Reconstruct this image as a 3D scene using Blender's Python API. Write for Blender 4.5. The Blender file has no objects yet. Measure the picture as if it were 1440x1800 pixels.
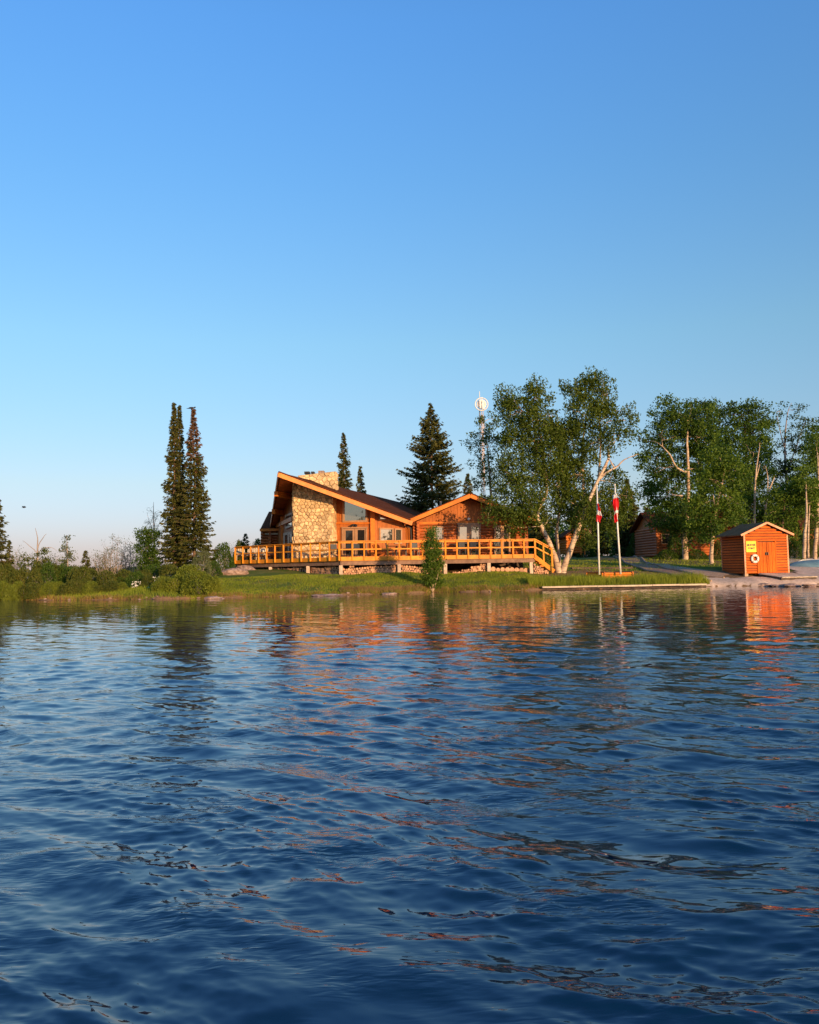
import bpy, math, random
import numpy as np
from mathutils import Vector, Matrix

random.seed(7); RS = np.random.RandomState(7)
SC = bpy.context.scene; COL = SC.collection
RAD = math.radians

# ---------------------------------------------------------------- camera, sky, sun, exposure
FPX = 1480.0; CX, CY = 720.0, 900.0
EYE = Vector((0, 0, 1.35)); PITCH = RAD(3.85); ROLL = RAD(1.0)
fw = Vector((0, math.cos(PITCH), math.sin(PITCH)))
up0 = Vector((0, -math.sin(PITCH), math.cos(PITCH))); rt0 = Vector((1, 0, 0))
RT = rt0*math.cos(ROLL) - up0*math.sin(ROLL)
UP = rt0*math.sin(ROLL) + up0*math.cos(ROLL)
cam = bpy.data.cameras.new('camera'); cam_o = bpy.data.objects.new('camera', cam); COL.objects.link(cam_o)
cam.sensor_fit = 'HORIZONTAL'; cam.sensor_width = 36.0; cam.lens = 36.0*FPX/1440.0
cam.clip_start = 0.1; cam.clip_end = 9000
m = Matrix((RT, UP, -fw)).transposed().to_4x4(); m.translation = EYE
cam_o.matrix_world = m; SC.camera = cam_o

SUN_EL, SUN_AZ = RAD(8.5), RAD(150.0)
w = bpy.data.worlds.new('World'); SC.world = w; w.use_nodes = True
nt = w.node_tree; nt.nodes.clear()
sky = nt.nodes.new('ShaderNodeTexSky'); sky.sky_type = 'NISHITA'; sky.sun_disc = False
sky.sun_elevation = SUN_EL; sky.sun_rotation = SUN_AZ
sky.air_density = 1.0; sky.dust_density = 0.5; sky.ozone_density = 2.5; sky.altitude = 0
bg = nt.nodes.new('ShaderNodeBackground'); bg.inputs['Strength'].default_value = 0.150
out = nt.nodes.new('ShaderNodeOutputWorld')
tcw = nt.nodes.new('ShaderNodeTexCoord'); sxw = nt.nodes.new('ShaderNodeSeparateXYZ'); nt.links.new(tcw.outputs['Generated'], sxw.inputs[0])
rw = nt.nodes.new('ShaderNodeValToRGB'); ew = rw.color_ramp.elements      # evening air grading by height, the same all the way round
STOPS = [(0.0, (.74,.66,1.16)), (.033, (.80,.71,1.10)), (.10, (.96,.86,.96)), (.26, (1.04,1.17,1.16)), (.43, (.93,1.31,1.54)), (.56, (.90,1.42,1.86)), (1.0, (.80,1.4,1.9))]
ew[0].position = 0; ew[0].color = (*[q/2 for q in STOPS[0][1]], 1); ew[1].position = 1; ew[1].color = (*[q/2 for q in STOPS[-1][1]], 1)
for ps, cc in STOPS[1:-1]: e_ = ew.new(ps); e_.color = (*[q/2 for q in cc], 1)
nt.links.new(sxw.outputs[2], rw.inputs[0])
mw = nt.nodes.new('ShaderNodeVectorMath'); mw.operation = 'MULTIPLY'; nt.links.new(sky.outputs[0], mw.inputs[0]); nt.links.new(rw.outputs[0], mw.inputs[1])
mw2 = nt.nodes.new('ShaderNodeVectorMath'); mw2.operation = 'SCALE'; mw2.inputs['Scale'].default_value = 2.0; nt.links.new(mw.outputs[0], mw2.inputs[0])
nt.links.new(mw2.outputs[0], bg.inputs[0]); nt.links.new(bg.outputs[0], out.inputs[0])
sun = bpy.data.lights.new('sun', 'SUN'); sun.energy = 4.6; sun.angle = RAD(0.55); sun.color = (1.0, 0.66, 0.34)
sun_o = bpy.data.objects.new('sun', sun); COL.objects.link(sun_o)
SDIR = Vector((math.sin(SUN_AZ)*math.cos(SUN_EL), math.cos(SUN_AZ)*math.cos(SUN_EL), math.sin(SUN_EL)))
sun_o.rotation_euler = SDIR.to_track_quat('Z', 'Y').to_euler(); sun_o.location = (30, -40, 40)
SC.view_settings.view_transform = 'Standard'; SC.view_settings.look = 'None'
SC.view_settings.gamma = 1; SC.view_settings.exposure = 0.38; SC.view_settings.use_curve_mapping = False
SC.cycles.max_bounces = 6; SC.cycles.transparent_max_bounces = 6

# ---------------------------------------------------------------- geometry helpers
def ray(px, py): return fw*FPX + RT*(px-CX) + UP*(CY-py)
def at(px, py, Y):
    d = ray(px, py); return EYE + d*(Y/d.y)
def on_plane(px, py, p, n):
    d = ray(px, py); return EYE + d*((p-EYE).dot(n)/d.dot(n))
def V(*a): return Vector(a)
def lerp(a, b, t): return a+(b-a)*t

def tag(o, label=None, cat=None, group=None, kind=None):
    if label: o['label'] = label
    if cat: o['category'] = cat
    if group: o['group'] = group
    if kind: o['kind'] = kind
    return o
def empty(name, loc, label=None, cat=None, group=None):
    o = bpy.data.objects.new(name, None); COL.objects.link(o); o.location = loc; o.empty_display_size = .2
    return tag(o, label, cat, group)
def origin(o):
    p = Vector((0, 0, 0))
    while o is not None: p += Vector(o.location); o = o.parent
    return p
class MB:
    def __init__(s): s.v = []; s.f = []; s.mi = []; s.cur = 0
    def add(s, vs, fs):
        b = len(s.v); s.v += [tuple(v) for v in vs]
        for f in fs: s.f.append(tuple(i+b for i in f)); s.mi.append(s.cur)
    def obox(s, c, ax, ay, az):           # centre and three half-axis vectors
        c = Vector(c); vs = []
        for k in (-1, 1):
            for j in (-1, 1):
                for i in (-1, 1): vs.append(c+ax*i+ay*j+az*k)
        s.add(vs, [(0,2,3,1),(4,5,7,6),(0,1,5,4),(2,6,7,3),(0,4,6,2),(1,3,7,5)]); return s
    def box(s, x0, x1, y0, y1, z0, z1):
        return s.obox(((x0+x1)/2,(y0+y1)/2,(z0+z1)/2), V((x1-x0)/2,0,0), V(0,(y1-y0)/2,0), V(0,0,(z1-z0)/2))
    def bar(s, a, b, w, h, upv=None):     # rectangular bar from a to b, width w across, height h up
        a = Vector(a); b = Vector(b); d = (b-a)
        u = Vector(upv) if upv is not None else Vector((0,0,1))
        if abs(d.normalized().dot(u)) > .98: u = Vector((0,1,0))
        side = d.cross(u).normalized(); un = side.cross(d).normalized()
        return s.obox((a+b)/2, d/2, side*(w/2), un*(h/2))
    def prism(s, poly, ext):              # polygon of 3D points, extrusion vector
        n = len(poly); ext = Vector(ext); vs = [Vector(p) for p in poly]+[Vector(p)+ext for p in poly]
        s.add(vs, [tuple(range(n-1,-1,-1)), tuple(range(n,2*n))]+[(i,(i+1)%n,(i+1)%n+n,i+n) for i in range(n)]); return s
    def tube(s, pts, rs, n=8, cap=True):
        pts = [Vector(p) for p in pts]
        if not hasattr(rs, '__len__'): rs = [rs]*len(pts)
        vs = []; fs = []; u = None
        for i, p in enumerate(pts):
            d = (pts[min(i+1,len(pts)-1)]-pts[max(i-1,0)]).normalized()
            if u is None: u = d.orthogonal().normalized()
            else:
                u = (u-d*u.dot(d)); u = u.normalized() if u.length > 1e-6 else d.orthogonal().normalized()
            v = d.cross(u)
            for k in range(n):
                a = 2*math.pi*k/n; vs.append(p+(u*math.cos(a)+v*math.sin(a))*rs[i])
        for i in range(len(pts)-1):
            for k in range(n):
                a = i*n+k; b = i*n+(k+1)%n; fs.append((a,b,b+n,a+n))
        s.add(vs, fs)
        if cap:
            l = len(pts)-1
            b0 = len(s.v)-len(vs)
            s.f.append(tuple(b0+k for k in range(n-1,-1,-1))); s.mi.append(getattr(s,'capm',s.cur))
            s.f.append(tuple(b0+l*n+k for k in range(n))); s.mi.append(getattr(s,'capm',s.cur))
        return s
    def sphere(s, c, r, nu=10, nv=7, sc=(1,1,1)):
        c = Vector(c); vs = []; fs = []
        for j in range(nv+1):
            th = math.pi*j/nv
            for i in range(nu):
                a = 2*math.pi*i/nu
                vs.append(c+V(r*sc[0]*math.sin(th)*math.cos(a), r*sc[1]*math.sin(th)*math.sin(a), r*sc[2]*math.cos(th)))
        for j in range(nv):
            for i in range(nu):
                a = j*nu+i; b = j*nu+(i+1)%nu; fs.append((a,a+nu,b+nu,b))
        s.add(vs, fs); return s
    def build(s, name, mat, parent=None, loc=None, smooth=False):
        me = bpy.data.meshes.new(name)
        o0 = origin(parent) if parent else Vector(loc if loc is not None else (0,0,0))
        me.from_pydata([(v[0]-o0.x, v[1]-o0.y, v[2]-o0.z) for v in s.v], [], s.f)
        mats = mat if isinstance(mat, (list, tuple)) else [mat]
        for mm in mats: me.materials.append(mm)
        if len(mats) > 1: me.polygons.foreach_set('material_index', s.mi)
        if smooth: me.polygons.foreach_set('use_smooth', [True]*len(me.polygons))
        me.update()
        o = bpy.data.objects.new(name, me); COL.objects.link(o)
        if parent: o.parent = parent
        else: o.location = o0
        return o
def np_mesh(name, verts, faces, mat, parent=None, loc=None, smooth=False):
    verts = np.asarray(verts, dtype=np.float32); faces = np.asarray(faces, dtype=np.int32)
    o0 = origin(parent) if parent else Vector(loc if loc is not None else (0,0,0))
    verts = verts-np.array(o0, dtype=np.float32)
    me = bpy.data.meshes.new(name); k = faces.shape[1]; nf = len(faces)
    me.vertices.add(len(verts)); me.vertices.foreach_set('co', verts.ravel())
    me.loops.add(nf*k); me.loops.foreach_set('vertex_index', faces.ravel())
    me.polygons.add(nf); me.polygons.foreach_set('loop_start', np.arange(0, nf*k, k, dtype=np.int32))
    me.polygons.foreach_set('loop_total', np.full(nf, k, dtype=np.int32))
    if smooth: me.polygons.foreach_set('use_smooth', np.ones(nf, dtype=bool))
    me.update(calc_edges=True); me.validate()
    if mat: me.materials.append(mat)
    o = bpy.data.objects.new(name, me); COL.objects.link(o)
    if parent: o.parent = parent
    else: o.location = o0
    return o
def copy_tree(o, parent=None):
    c = o.copy(); COL.objects.link(c)
    if parent is not None: c.parent = parent
    for ch in list(o.children): copy_tree(ch, c)
    return c

# ---------------------------------------------------------------- materials
def nodes(name):
    mt = bpy.data.materials.new(name); mt.use_nodes = True; t = mt.node_tree
    return mt, t, t.nodes['Principled BSDF'], t.nodes['Material Output']
def ramp(t, fac, c1, c2, p1=.35, p2=.65):
    r = t.nodes.new('ShaderNodeValToRGB'); r.color_ramp.elements[0].position = p1; r.color_ramp.elements[1].position = p2
    r.color_ramp.elements[0].color = (*c1, 1); r.color_ramp.elements[1].color = (*c2, 1)
    t.links.new(fac, r.inputs[0]); return r.outputs[0]
def noise(t, scale, detail=4, stretch=(1,1,1), rough=.55, coord='Object', dist=0):
    tc = t.nodes.new('ShaderNodeTexCoord'); mp = t.nodes.new('ShaderNodeMapping'); mp.inputs['Scale'].default_value = stretch
    n = t.nodes.new('ShaderNodeTexNoise'); n.inputs['Scale'].default_value = scale; n.inputs['Detail'].default_value = detail
    n.inputs['Roughness'].default_value = rough; n.inputs['Distortion'].default_value = dist
    t.links.new(tc.outputs[coord], mp.inputs[0]); t.links.new(mp.outputs[0], n.inputs['Vector']); return n
def mix(t, f, a, b, mode='MIX'):
    n = t.nodes.new('ShaderNodeMix'); n.data_type = 'RGBA'; n.blend_type = mode
    if isinstance(f, (int, float)): n.inputs[0].default_value = f
    else: t.links.new(f, n.inputs[0])
    for k, x in ((6, a), (7, b)):
        if isinstance(x, tuple): n.inputs[k].default_value = (*x, 1)
        else: t.links.new(x, n.inputs[k])
    return n.outputs[2]
def pmat(name, c1, c2, scale=4, stretch=(1,1,1), rough=.7, bump=.2, bscale=None, spec=.3, var=.0, metal=0):
    mt, t, p, o = nodes(name)
    n = noise(t, scale, 5, stretch); c = ramp(t, n.outputs[0], c1, c2)
    if var:
        oi = t.nodes.new('ShaderNodeObjectInfo'); r = ramp(t, oi.outputs['Random'], (1-var,)*3, (1+var*.6,)*3, 0, 1)
        c = mix(t, 1.0, c, r, 'MULTIPLY')
    n2 = noise(t, scale*.23, 3, (1,1,1)); c = mix(t, .35, c, mix(t, 1.0, c, ramp(t, n2.outputs[0], (.55,)*3, (1.3,)*3), 'MULTIPLY'))
    t.links.new(c, p.inputs['Base Color']); p.inputs['Roughness'].default_value = rough
    p.inputs['Specular IOR Level'].default_value = spec; p.inputs['Metallic'].default_value = metal
    if bump:
        nb = noise(t, bscale or scale*2, 4, stretch); b = t.nodes.new('ShaderNodeBump'); b.inputs['Strength'].default_value = bump
        b.inputs['Distance'].default_value = .02
        t.links.new(nb.outputs[0], b.inputs['Height']); t.links.new(b.outputs[0], p.inputs['Normal'])
    return mt
def leafmat(name, c1, c2, c3, transl=.35, rough=.6):
    mt, t, p, o = nodes(name)
    g = t.nodes.new('ShaderNodeNewGeometry')
    r = t.nodes.new('ShaderNodeValToRGB'); e = r.color_ramp.elements; e[0].color = (*c1,1); e[1].color = (*c3,1)
    m_ = e.new(.5); m_.color = (*c2,1); t.links.new(g.outputs['Random Per Island'], r.inputs[0])
    n = noise(t, .5, 2); c = mix(t, 1.0, r.outputs[0], ramp(t, n.outputs[0], (.7,.75,.7), (1.25,1.15,1.0), .3, .7), 'MULTIPLY')
    t.links.new(c, p.inputs['Base Color']); p.inputs['Roughness'].default_value = rough; p.inputs['Specular IOR Level'].default_value = .15
    tr = t.nodes.new('ShaderNodeBsdfTranslucent'); t.links.new(mix(t, 1.0, c, (1.5,1.5,.6), 'MULTIPLY'), tr.inputs[0])
    ms = t.nodes.new('ShaderNodeMixShader'); ms.inputs[0].default_value = transl
    t.links.new(p.outputs[0], ms.inputs[1]); t.links.new(tr.outputs[0], ms.inputs[2]); t.links.new(ms.outputs[0], o.inputs[0])
    return mt
M = {}
M['deck'] = pmat('stained_deck_wood', (.68,.215,.010), (.84,.31,.018), 3, (1,1,1), .55, .15, var=.12)
M['log'] = pmat('stained_log', (.36,.082,.016), (.52,.145,.032), 3, (1,1,6), .5, .25, var=.2)
M['board'] = pmat('brown_board', (.36,.095,.016), (.50,.15,.026), 5, (6,6,.7), .6, .2, var=.08)
M['fascia'] = pmat('orange_fascia', (.62,.155,.012), (.76,.21,.018), 3, (1,1,1), .5, .12, var=.08)
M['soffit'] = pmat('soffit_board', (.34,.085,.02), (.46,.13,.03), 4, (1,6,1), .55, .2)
M['shingle'] = pmat('dark_shingle', (.085,.026,.010), (.14,.045,.019), 9, (1,1,1), .95, .5, 30, spec=.03)
M['shingle2'] = pmat('brown_shingle', (.19,.095,.045), (.27,.14,.068), 9, (1,1,1), .95, .5, 30, spec=.03)
M['stone'] = pmat('tan_stone', (.56,.36,.17), (.82,.57,.31), 7, (1,1,1), .85, .5, 18, var=.38)
M['mortar'] = pmat('mortar', (.30,.20,.11), (.42,.29,.17), 12, (1,1,1), .95, .4)
M['frame'] = pmat('window_frame_tan', (.38,.20,.10), (.46,.25,.13), 4, (1,1,1), .5, .05)
M['white'] = pmat('off_white_paint', (.72,.68,.60), (.82,.79,.72), 5, (1,1,1), .45, .05)
M['conc'] = pmat('concrete', (.52,.36,.25), (.70,.50,.36), 6, (1,1,1), .9, .3)
M['bark'] = pmat('spruce_bark', (.10,.06,.04), (.19,.12,.08), 10, (1,1,.4), .9, .6)
M['grey_twig'] = pmat('grey_twig', (.26,.20,.17), (.38,.31,.27), 10, (1,1,.4), .85, .3)
M['dark'] = pmat('dark_metal', (.02,.02,.022), (.035,.035,.038), 6, (1,1,1), .4, .05)
M['beam'] = pmat('weathered_beam', (.20,.11,.075), (.30,.17,.11), 4, (1,1,1), .8, .3)
M['red'] = pmat('red_cloth', (.62,.012,.018), (.75,.02,.028), 3, (1,1,1), .75, .1)
M['wclo'] = pmat('white_cloth', (.74,.72,.70), (.82,.80,.78), 3, (1,1,1), .75, .1)
M['shed'] = pmat('shed_siding', (.54,.092,.008), (.68,.135,.011), 4, (1,1,5), .6, .2, spec=.12, var=.16)
M['sheddoor'] = pmat('shed_door_board', (.56,.10,.008), (.70,.15,.011), 4, (5,5,1), .6, .2, spec=.12, var=.14)
M['trim'] = pmat('pale_trim', (.70,.28,.14), (.80,.36,.19), 4, (1,1,1), .55, .1)
M['cabin'] = pmat('cabin_log', (.36,.09,.018), (.50,.14,.03), 3, (1,1,5), .6, .2, var=.15)
M['yellow'] = pmat('yellow_sign', (.85,.55,.02), (.90,.62,.03), 3, (1,1,1), .45, .03)
M['black'] = pmat('black_print', (.02,.02,.02), (.03,.03,.03), 3, (1,1,1), .5, 0)
M['rock'] = pmat('pink_granite', (.20,.125,.10), (.42,.29,.23), 6, (1,1,1), .9, 1.0, 9)
M['paleplank'] = pmat('pale_plank', (.52,.40,.28), (.68,.54,.38), 3, (1,1,1), .75, .2, var=.12)
M['darkwood'] = pmat('dark_timber', (.05,.032,.022), (.12,.075,.05), 4, (1,1,1), .7, .4)  # dark brown timber; on the skirts it stands in for underfloor shade
M['blue'] = pmat('blue_tarp', (.10,.19,.24), (.15,.25,.31), 3, (1,1,1), .45, .15)
M['wood_end'] = pmat('cut_log_end', (.46,.22,.12), (.66,.35,.20), 14, (1,1,1), .8, .2, var=.35)
M['wood_bark'] = pmat('firewood_bark', (.14,.08,.05), (.28,.18,.12), 10, (1,1,1), .9, .5, var=.2)
M['gravel'] = pmat('gravel_path', (.36,.22,.14), (.50,.34,.23), 14, (1,1,1), .95, .5, 40)
M['dirt'] = pmat('brown_gravel_path', (.26,.135,.08), (.38,.22,.14), 14, (1,1,1), .95, .5, 40)
# birch bark: pale with dark marks
mt, t, p, o = nodes('birch_bark')
n = noise(t, 9, 4, (.35,.35,2.2)); c = ramp(t, n.outputs[0], (.08,.05,.035), (.66,.50,.35), .36, .46)
n2 = noise(t, 1.1, 3); c = mix(t, 1.0, c, ramp(t, n2.outputs[0], (.62,.52,.44), (1.0,.98,.95)), 'MULTIPLY')
t.links.new(c, p.inputs['Base Color']); p.inputs['Roughness'].default_value = .75; M['birch'] = mt
# window glass: strong mirror over a dark room
def glassmat(name, tint, k):
    mt, t, p, o = nodes(name)
    p.inputs['Base Color'].default_value = (*tint, 1); p.inputs['Roughness'].default_value = .08
    g = t.nodes.new('ShaderNodeBsdfGlossy'); g.inputs['Roughness'].default_value = .02; g.inputs['Color'].default_value = (.92,.82,.62,1)
    n = noise(t, 1.3, 2); b = t.nodes.new('ShaderNodeBump'); b.inputs['Strength'].default_value = .06; b.inputs['Distance'].default_value = .05
    t.links.new(n.outputs[0], b.inputs['Height']); t.links.new(b.outputs[0], g.inputs['Normal'])
    ms = t.nodes.new('ShaderNodeMixShader'); ms.inputs[0].default_value = k
    t.links.new(p.outputs[0], ms.inputs[1]); t.links.new(g.outputs[0], ms.inputs[2]); t.links.new(ms.outputs[0], o.inputs[0])
    return mt
M['glass'] = glassmat('window_glass', (.10,.09,.07), .42)
M['glass_dark'] = glassmat('dark_door_glass', (.02,.015,.012), .07)
M['birch_leaf'] = leafmat('birch_leaves', (.050,.084,.013), (.080,.122,.018), (.130,.168,.028))
M['maple_leaf'] = leafmat('broad_leaves', (.038,.080,.012), (.062,.116,.016), (.100,.155,.026))
M['light_leaf'] = leafmat('light_leaves', (.060,.115,.014), (.095,.160,.020), (.14,.20,.03))
M['wood_leaf'] = leafmat('dark_wood_leaves', (.030,.058,.012), (.050,.085,.016), (.080,.115,.024))  # darker green leaf tone for some trees of the wood
M['pale_leaf'] = leafmat('pale_leaves', (.10,.12,.06), (.14,.16,.08), (.18,.20,.10))
M['needle'] = leafmat('spruce_needles', (.046,.060,.015), (.082,.088,.022), (.14,.125,.032), .12)
M['needle_brown'] = leafmat('rusty_needles', (.10,.055,.035), (.16,.085,.05), (.22,.13,.08), .12)
M['bush'] = leafmat('willow_bush_leaves', (.11,.145,.018), (.165,.20,.026), (.23,.26,.04))
M['bush2'] = leafmat('spit_shrub_leaves', (.055,.085,.018), (.10,.125,.022), (.16,.15,.03))
M['grass'] = leafmat('grass_blades', (.17,.215,.020), (.23,.275,.028), (.31,.34,.05), .3)
M['drygrass'] = leafmat('dry_grass_blades', (.22,.14,.05), (.30,.19,.07), (.36,.26,.11), .2)
# ---------------------------------------------------------------- terrain
shore_px = [(0,1055),(130,1055),(220,1054),(300,1053),(380,1051),(480,1049),(600,1046),(700,1044),(760,1041),(860,1040),(950,1037),(1100,1034),(1240,1031),(1330,1030),(1400,1029),(1440,1028)]
_s = []
for a, b in shore_px:
    p = on_plane(a, b, V(0,0,0), V(0,0,1)); _s.append((p.x, p.y))
SX = np.array([-900,-120,-60]+[q[0] for q in _s]+[45,120,900.]); SY = np.array([70,52,44.]+[q[1] for q in _s]+[52,60,120.])
def sstep(a, b, x): 
    t = np.clip((x-a)/(b-a), 0, 1); return t*t*(3-2*t)
PT = np.array([-60,-6,-1.5,-.15,.0,.5,1.,3.,5.5,8.,15.,25.,60.,400.]); PZ = np.array([-6,-2.2,-.9,-.25,.02,.2,.32,.64,.93,1.12,1.48,1.95,2.5,5.])
PL = np.array([-6,-2.2,-.9,-.25,.0,.12,.2,.40,.62,.75,.95,1.0,1.0,1.0])
def zt(X, Y):
    X = np.asarray(X, float); Y = np.asarray(Y, float)
    t = Y-np.interp(X, SX, SY)
    wob = .16*np.sin(X*1.9+1)+.10*np.sin(X*4.7)+.06*np.sin(X*9.1+2)
    t = t+wob*np.exp(-(t/3)**2)
    L = sstep(-13, -17, X)
    z = np.interp(t, PT, PZ)*(1-L)+np.interp(t, PT, PL)*L
    drop = sstep(-17, -22, X)*sstep(24, 33, t)
    z = z*(1-drop)-1.2*drop
    amp = sstep(.3, 4, t)
    z = z+amp*(.05*np.sin(X*.9+Y*.4)+.04*np.sin(X*.37-Y*.8)+.02*np.sin(X*2.3+Y*1.7))
    return z
def gz(x, y): return float(zt(x, y))
def ground_hit(px, py, y0=43, y1=160):
    d = ray(px, py)
    Y = np.linspace(y0, y1, 3000); X = EYE.x+d.x/d.y*Y; Z = EYE.z+d.z/d.y*Y
    g = zt(X, Y); k = np.argmax(g >= Z)
    if not (g >= Z).any(): k = len(Y)-1
    return V(X[k], Y[k], g[k])

xs = np.concatenate([-np.geomspace(900, 34, 26), np.arange(-33, 40, .28), np.geomspace(41, 1500, 28)])
ys = np.concatenate([np.arange(30, 43, 1.0), np.arange(43, 62, .22), np.arange(62, 100, .8), np.geomspace(101, 6000, 36)])
GX, GY = np.meshgrid(xs, ys); GZ = zt(GX, GY)
GZ = GZ + np.where((GZ > .25) & (GY < 100), RS.normal(0, .012, GX.shape), 0)
nx, ny = len(xs), len(ys)
idx = np.arange(nx*ny).reshape(ny, nx)
F = np.stack([idx[:-1,:-1], idx[:-1,1:], idx[1:,1:], idx[1:,:-1]], -1).reshape(-1, 4)
# ground material: lawn, bare earth, wet shore
mt, t, p, o = nodes('lawn_ground')
n1 = noise(t, 1.4, 5); n2 = noise(t, 16, 4); n3 = noise(t, .35, 3)
lawn = mix(t, .5, ramp(t, n1.outputs[0], (.055,.095,.012), (.105,.15,.020), .3, .7), ramp(t, n2.outputs[0], (.09,.13,.014), (.19,.21,.035), .3, .7))
lawn = mix(t, ramp(t, n3.outputs[0], (0,0,0), (1,1,1), .52, .68), lawn, (.22,.18,.05))
earth = ramp(t, n2.outputs[0], (.17,.095,.045), (.30,.185,.095), .3, .7)
at_ = t.nodes.new('ShaderNodeAttribute'); at_.attribute_name = 'earth'
mask = t.nodes.new('ShaderNodeMath'); mask.operation = 'ADD'; t.links.new(at_.outputs['Fac'], mask.inputs[0])
sc_ = t.nodes.new('ShaderNodeMath'); sc_.operation = 'MULTIPLY_ADD'; t.links.new(n1.outputs[0], sc_.inputs[0]); sc_.inputs[1].default_value = 1.2; sc_.inputs[2].default_value = -.6
t.links.new(sc_.outputs[0], mask.inputs[1])
c = mix(t, ramp(t, mask.outputs[0], (0,0,0), (1,1,1), .35, .65), lawn, earth)
t.links.new(c, p.inputs['Base Color']); p.inputs['Roughness'].default_value = .95; p.inputs['Specular IOR Level'].default_value = .1
b = t.nodes.new('ShaderNodeBump'); b.inputs['Strength'].default_value = .7; b.inputs['Distance'].default_value = .06
nb = noise(t, 22, 4); t.links.new(nb.outputs[0], b.inputs['Height']); t.links.new(b.outputs[0], p.inputs['Normal'])
M['ground'] = mt
ground = np_mesh('ground', np.stack([GX, GY, GZ], -1).reshape(-1, 3), F, M['ground'], smooth=True)
tag(ground, kind='structure')
T_ = GY-np.interp(GX, SX, SY)
E = np.zeros(GX.shape)
E = np.maximum(E, np.where(T_ < .35, 1.0, 0))
E = np.maximum(E, np.exp(-((GX-12)/5.0)**2-((GY-54.2)/1.8)**2)*1.0)         # bare earth round the birches
E = np.maximum(E, np.exp(-((GX-4)/9.0)**2-((GY-58)/4)**2)*1.0)
E = np.maximum(E, sstep(14, 17, GX)*sstep(58, 62, GY)*.55)                    # forest floor
E = np.maximum(E, sstep(17.0, 18.5, GX)*sstep(54.5, 53, GY)*.9)
E = np.maximum(E, sstep(-13, -16, GX)*.45)
E = np.maximum(E, sstep(100, 130, GY)*.6)
a = ground.data.attributes.new('earth', 'FLOAT', 'POINT'); a.data.foreach_set('value', E.ravel().astype(np.float32))

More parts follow.
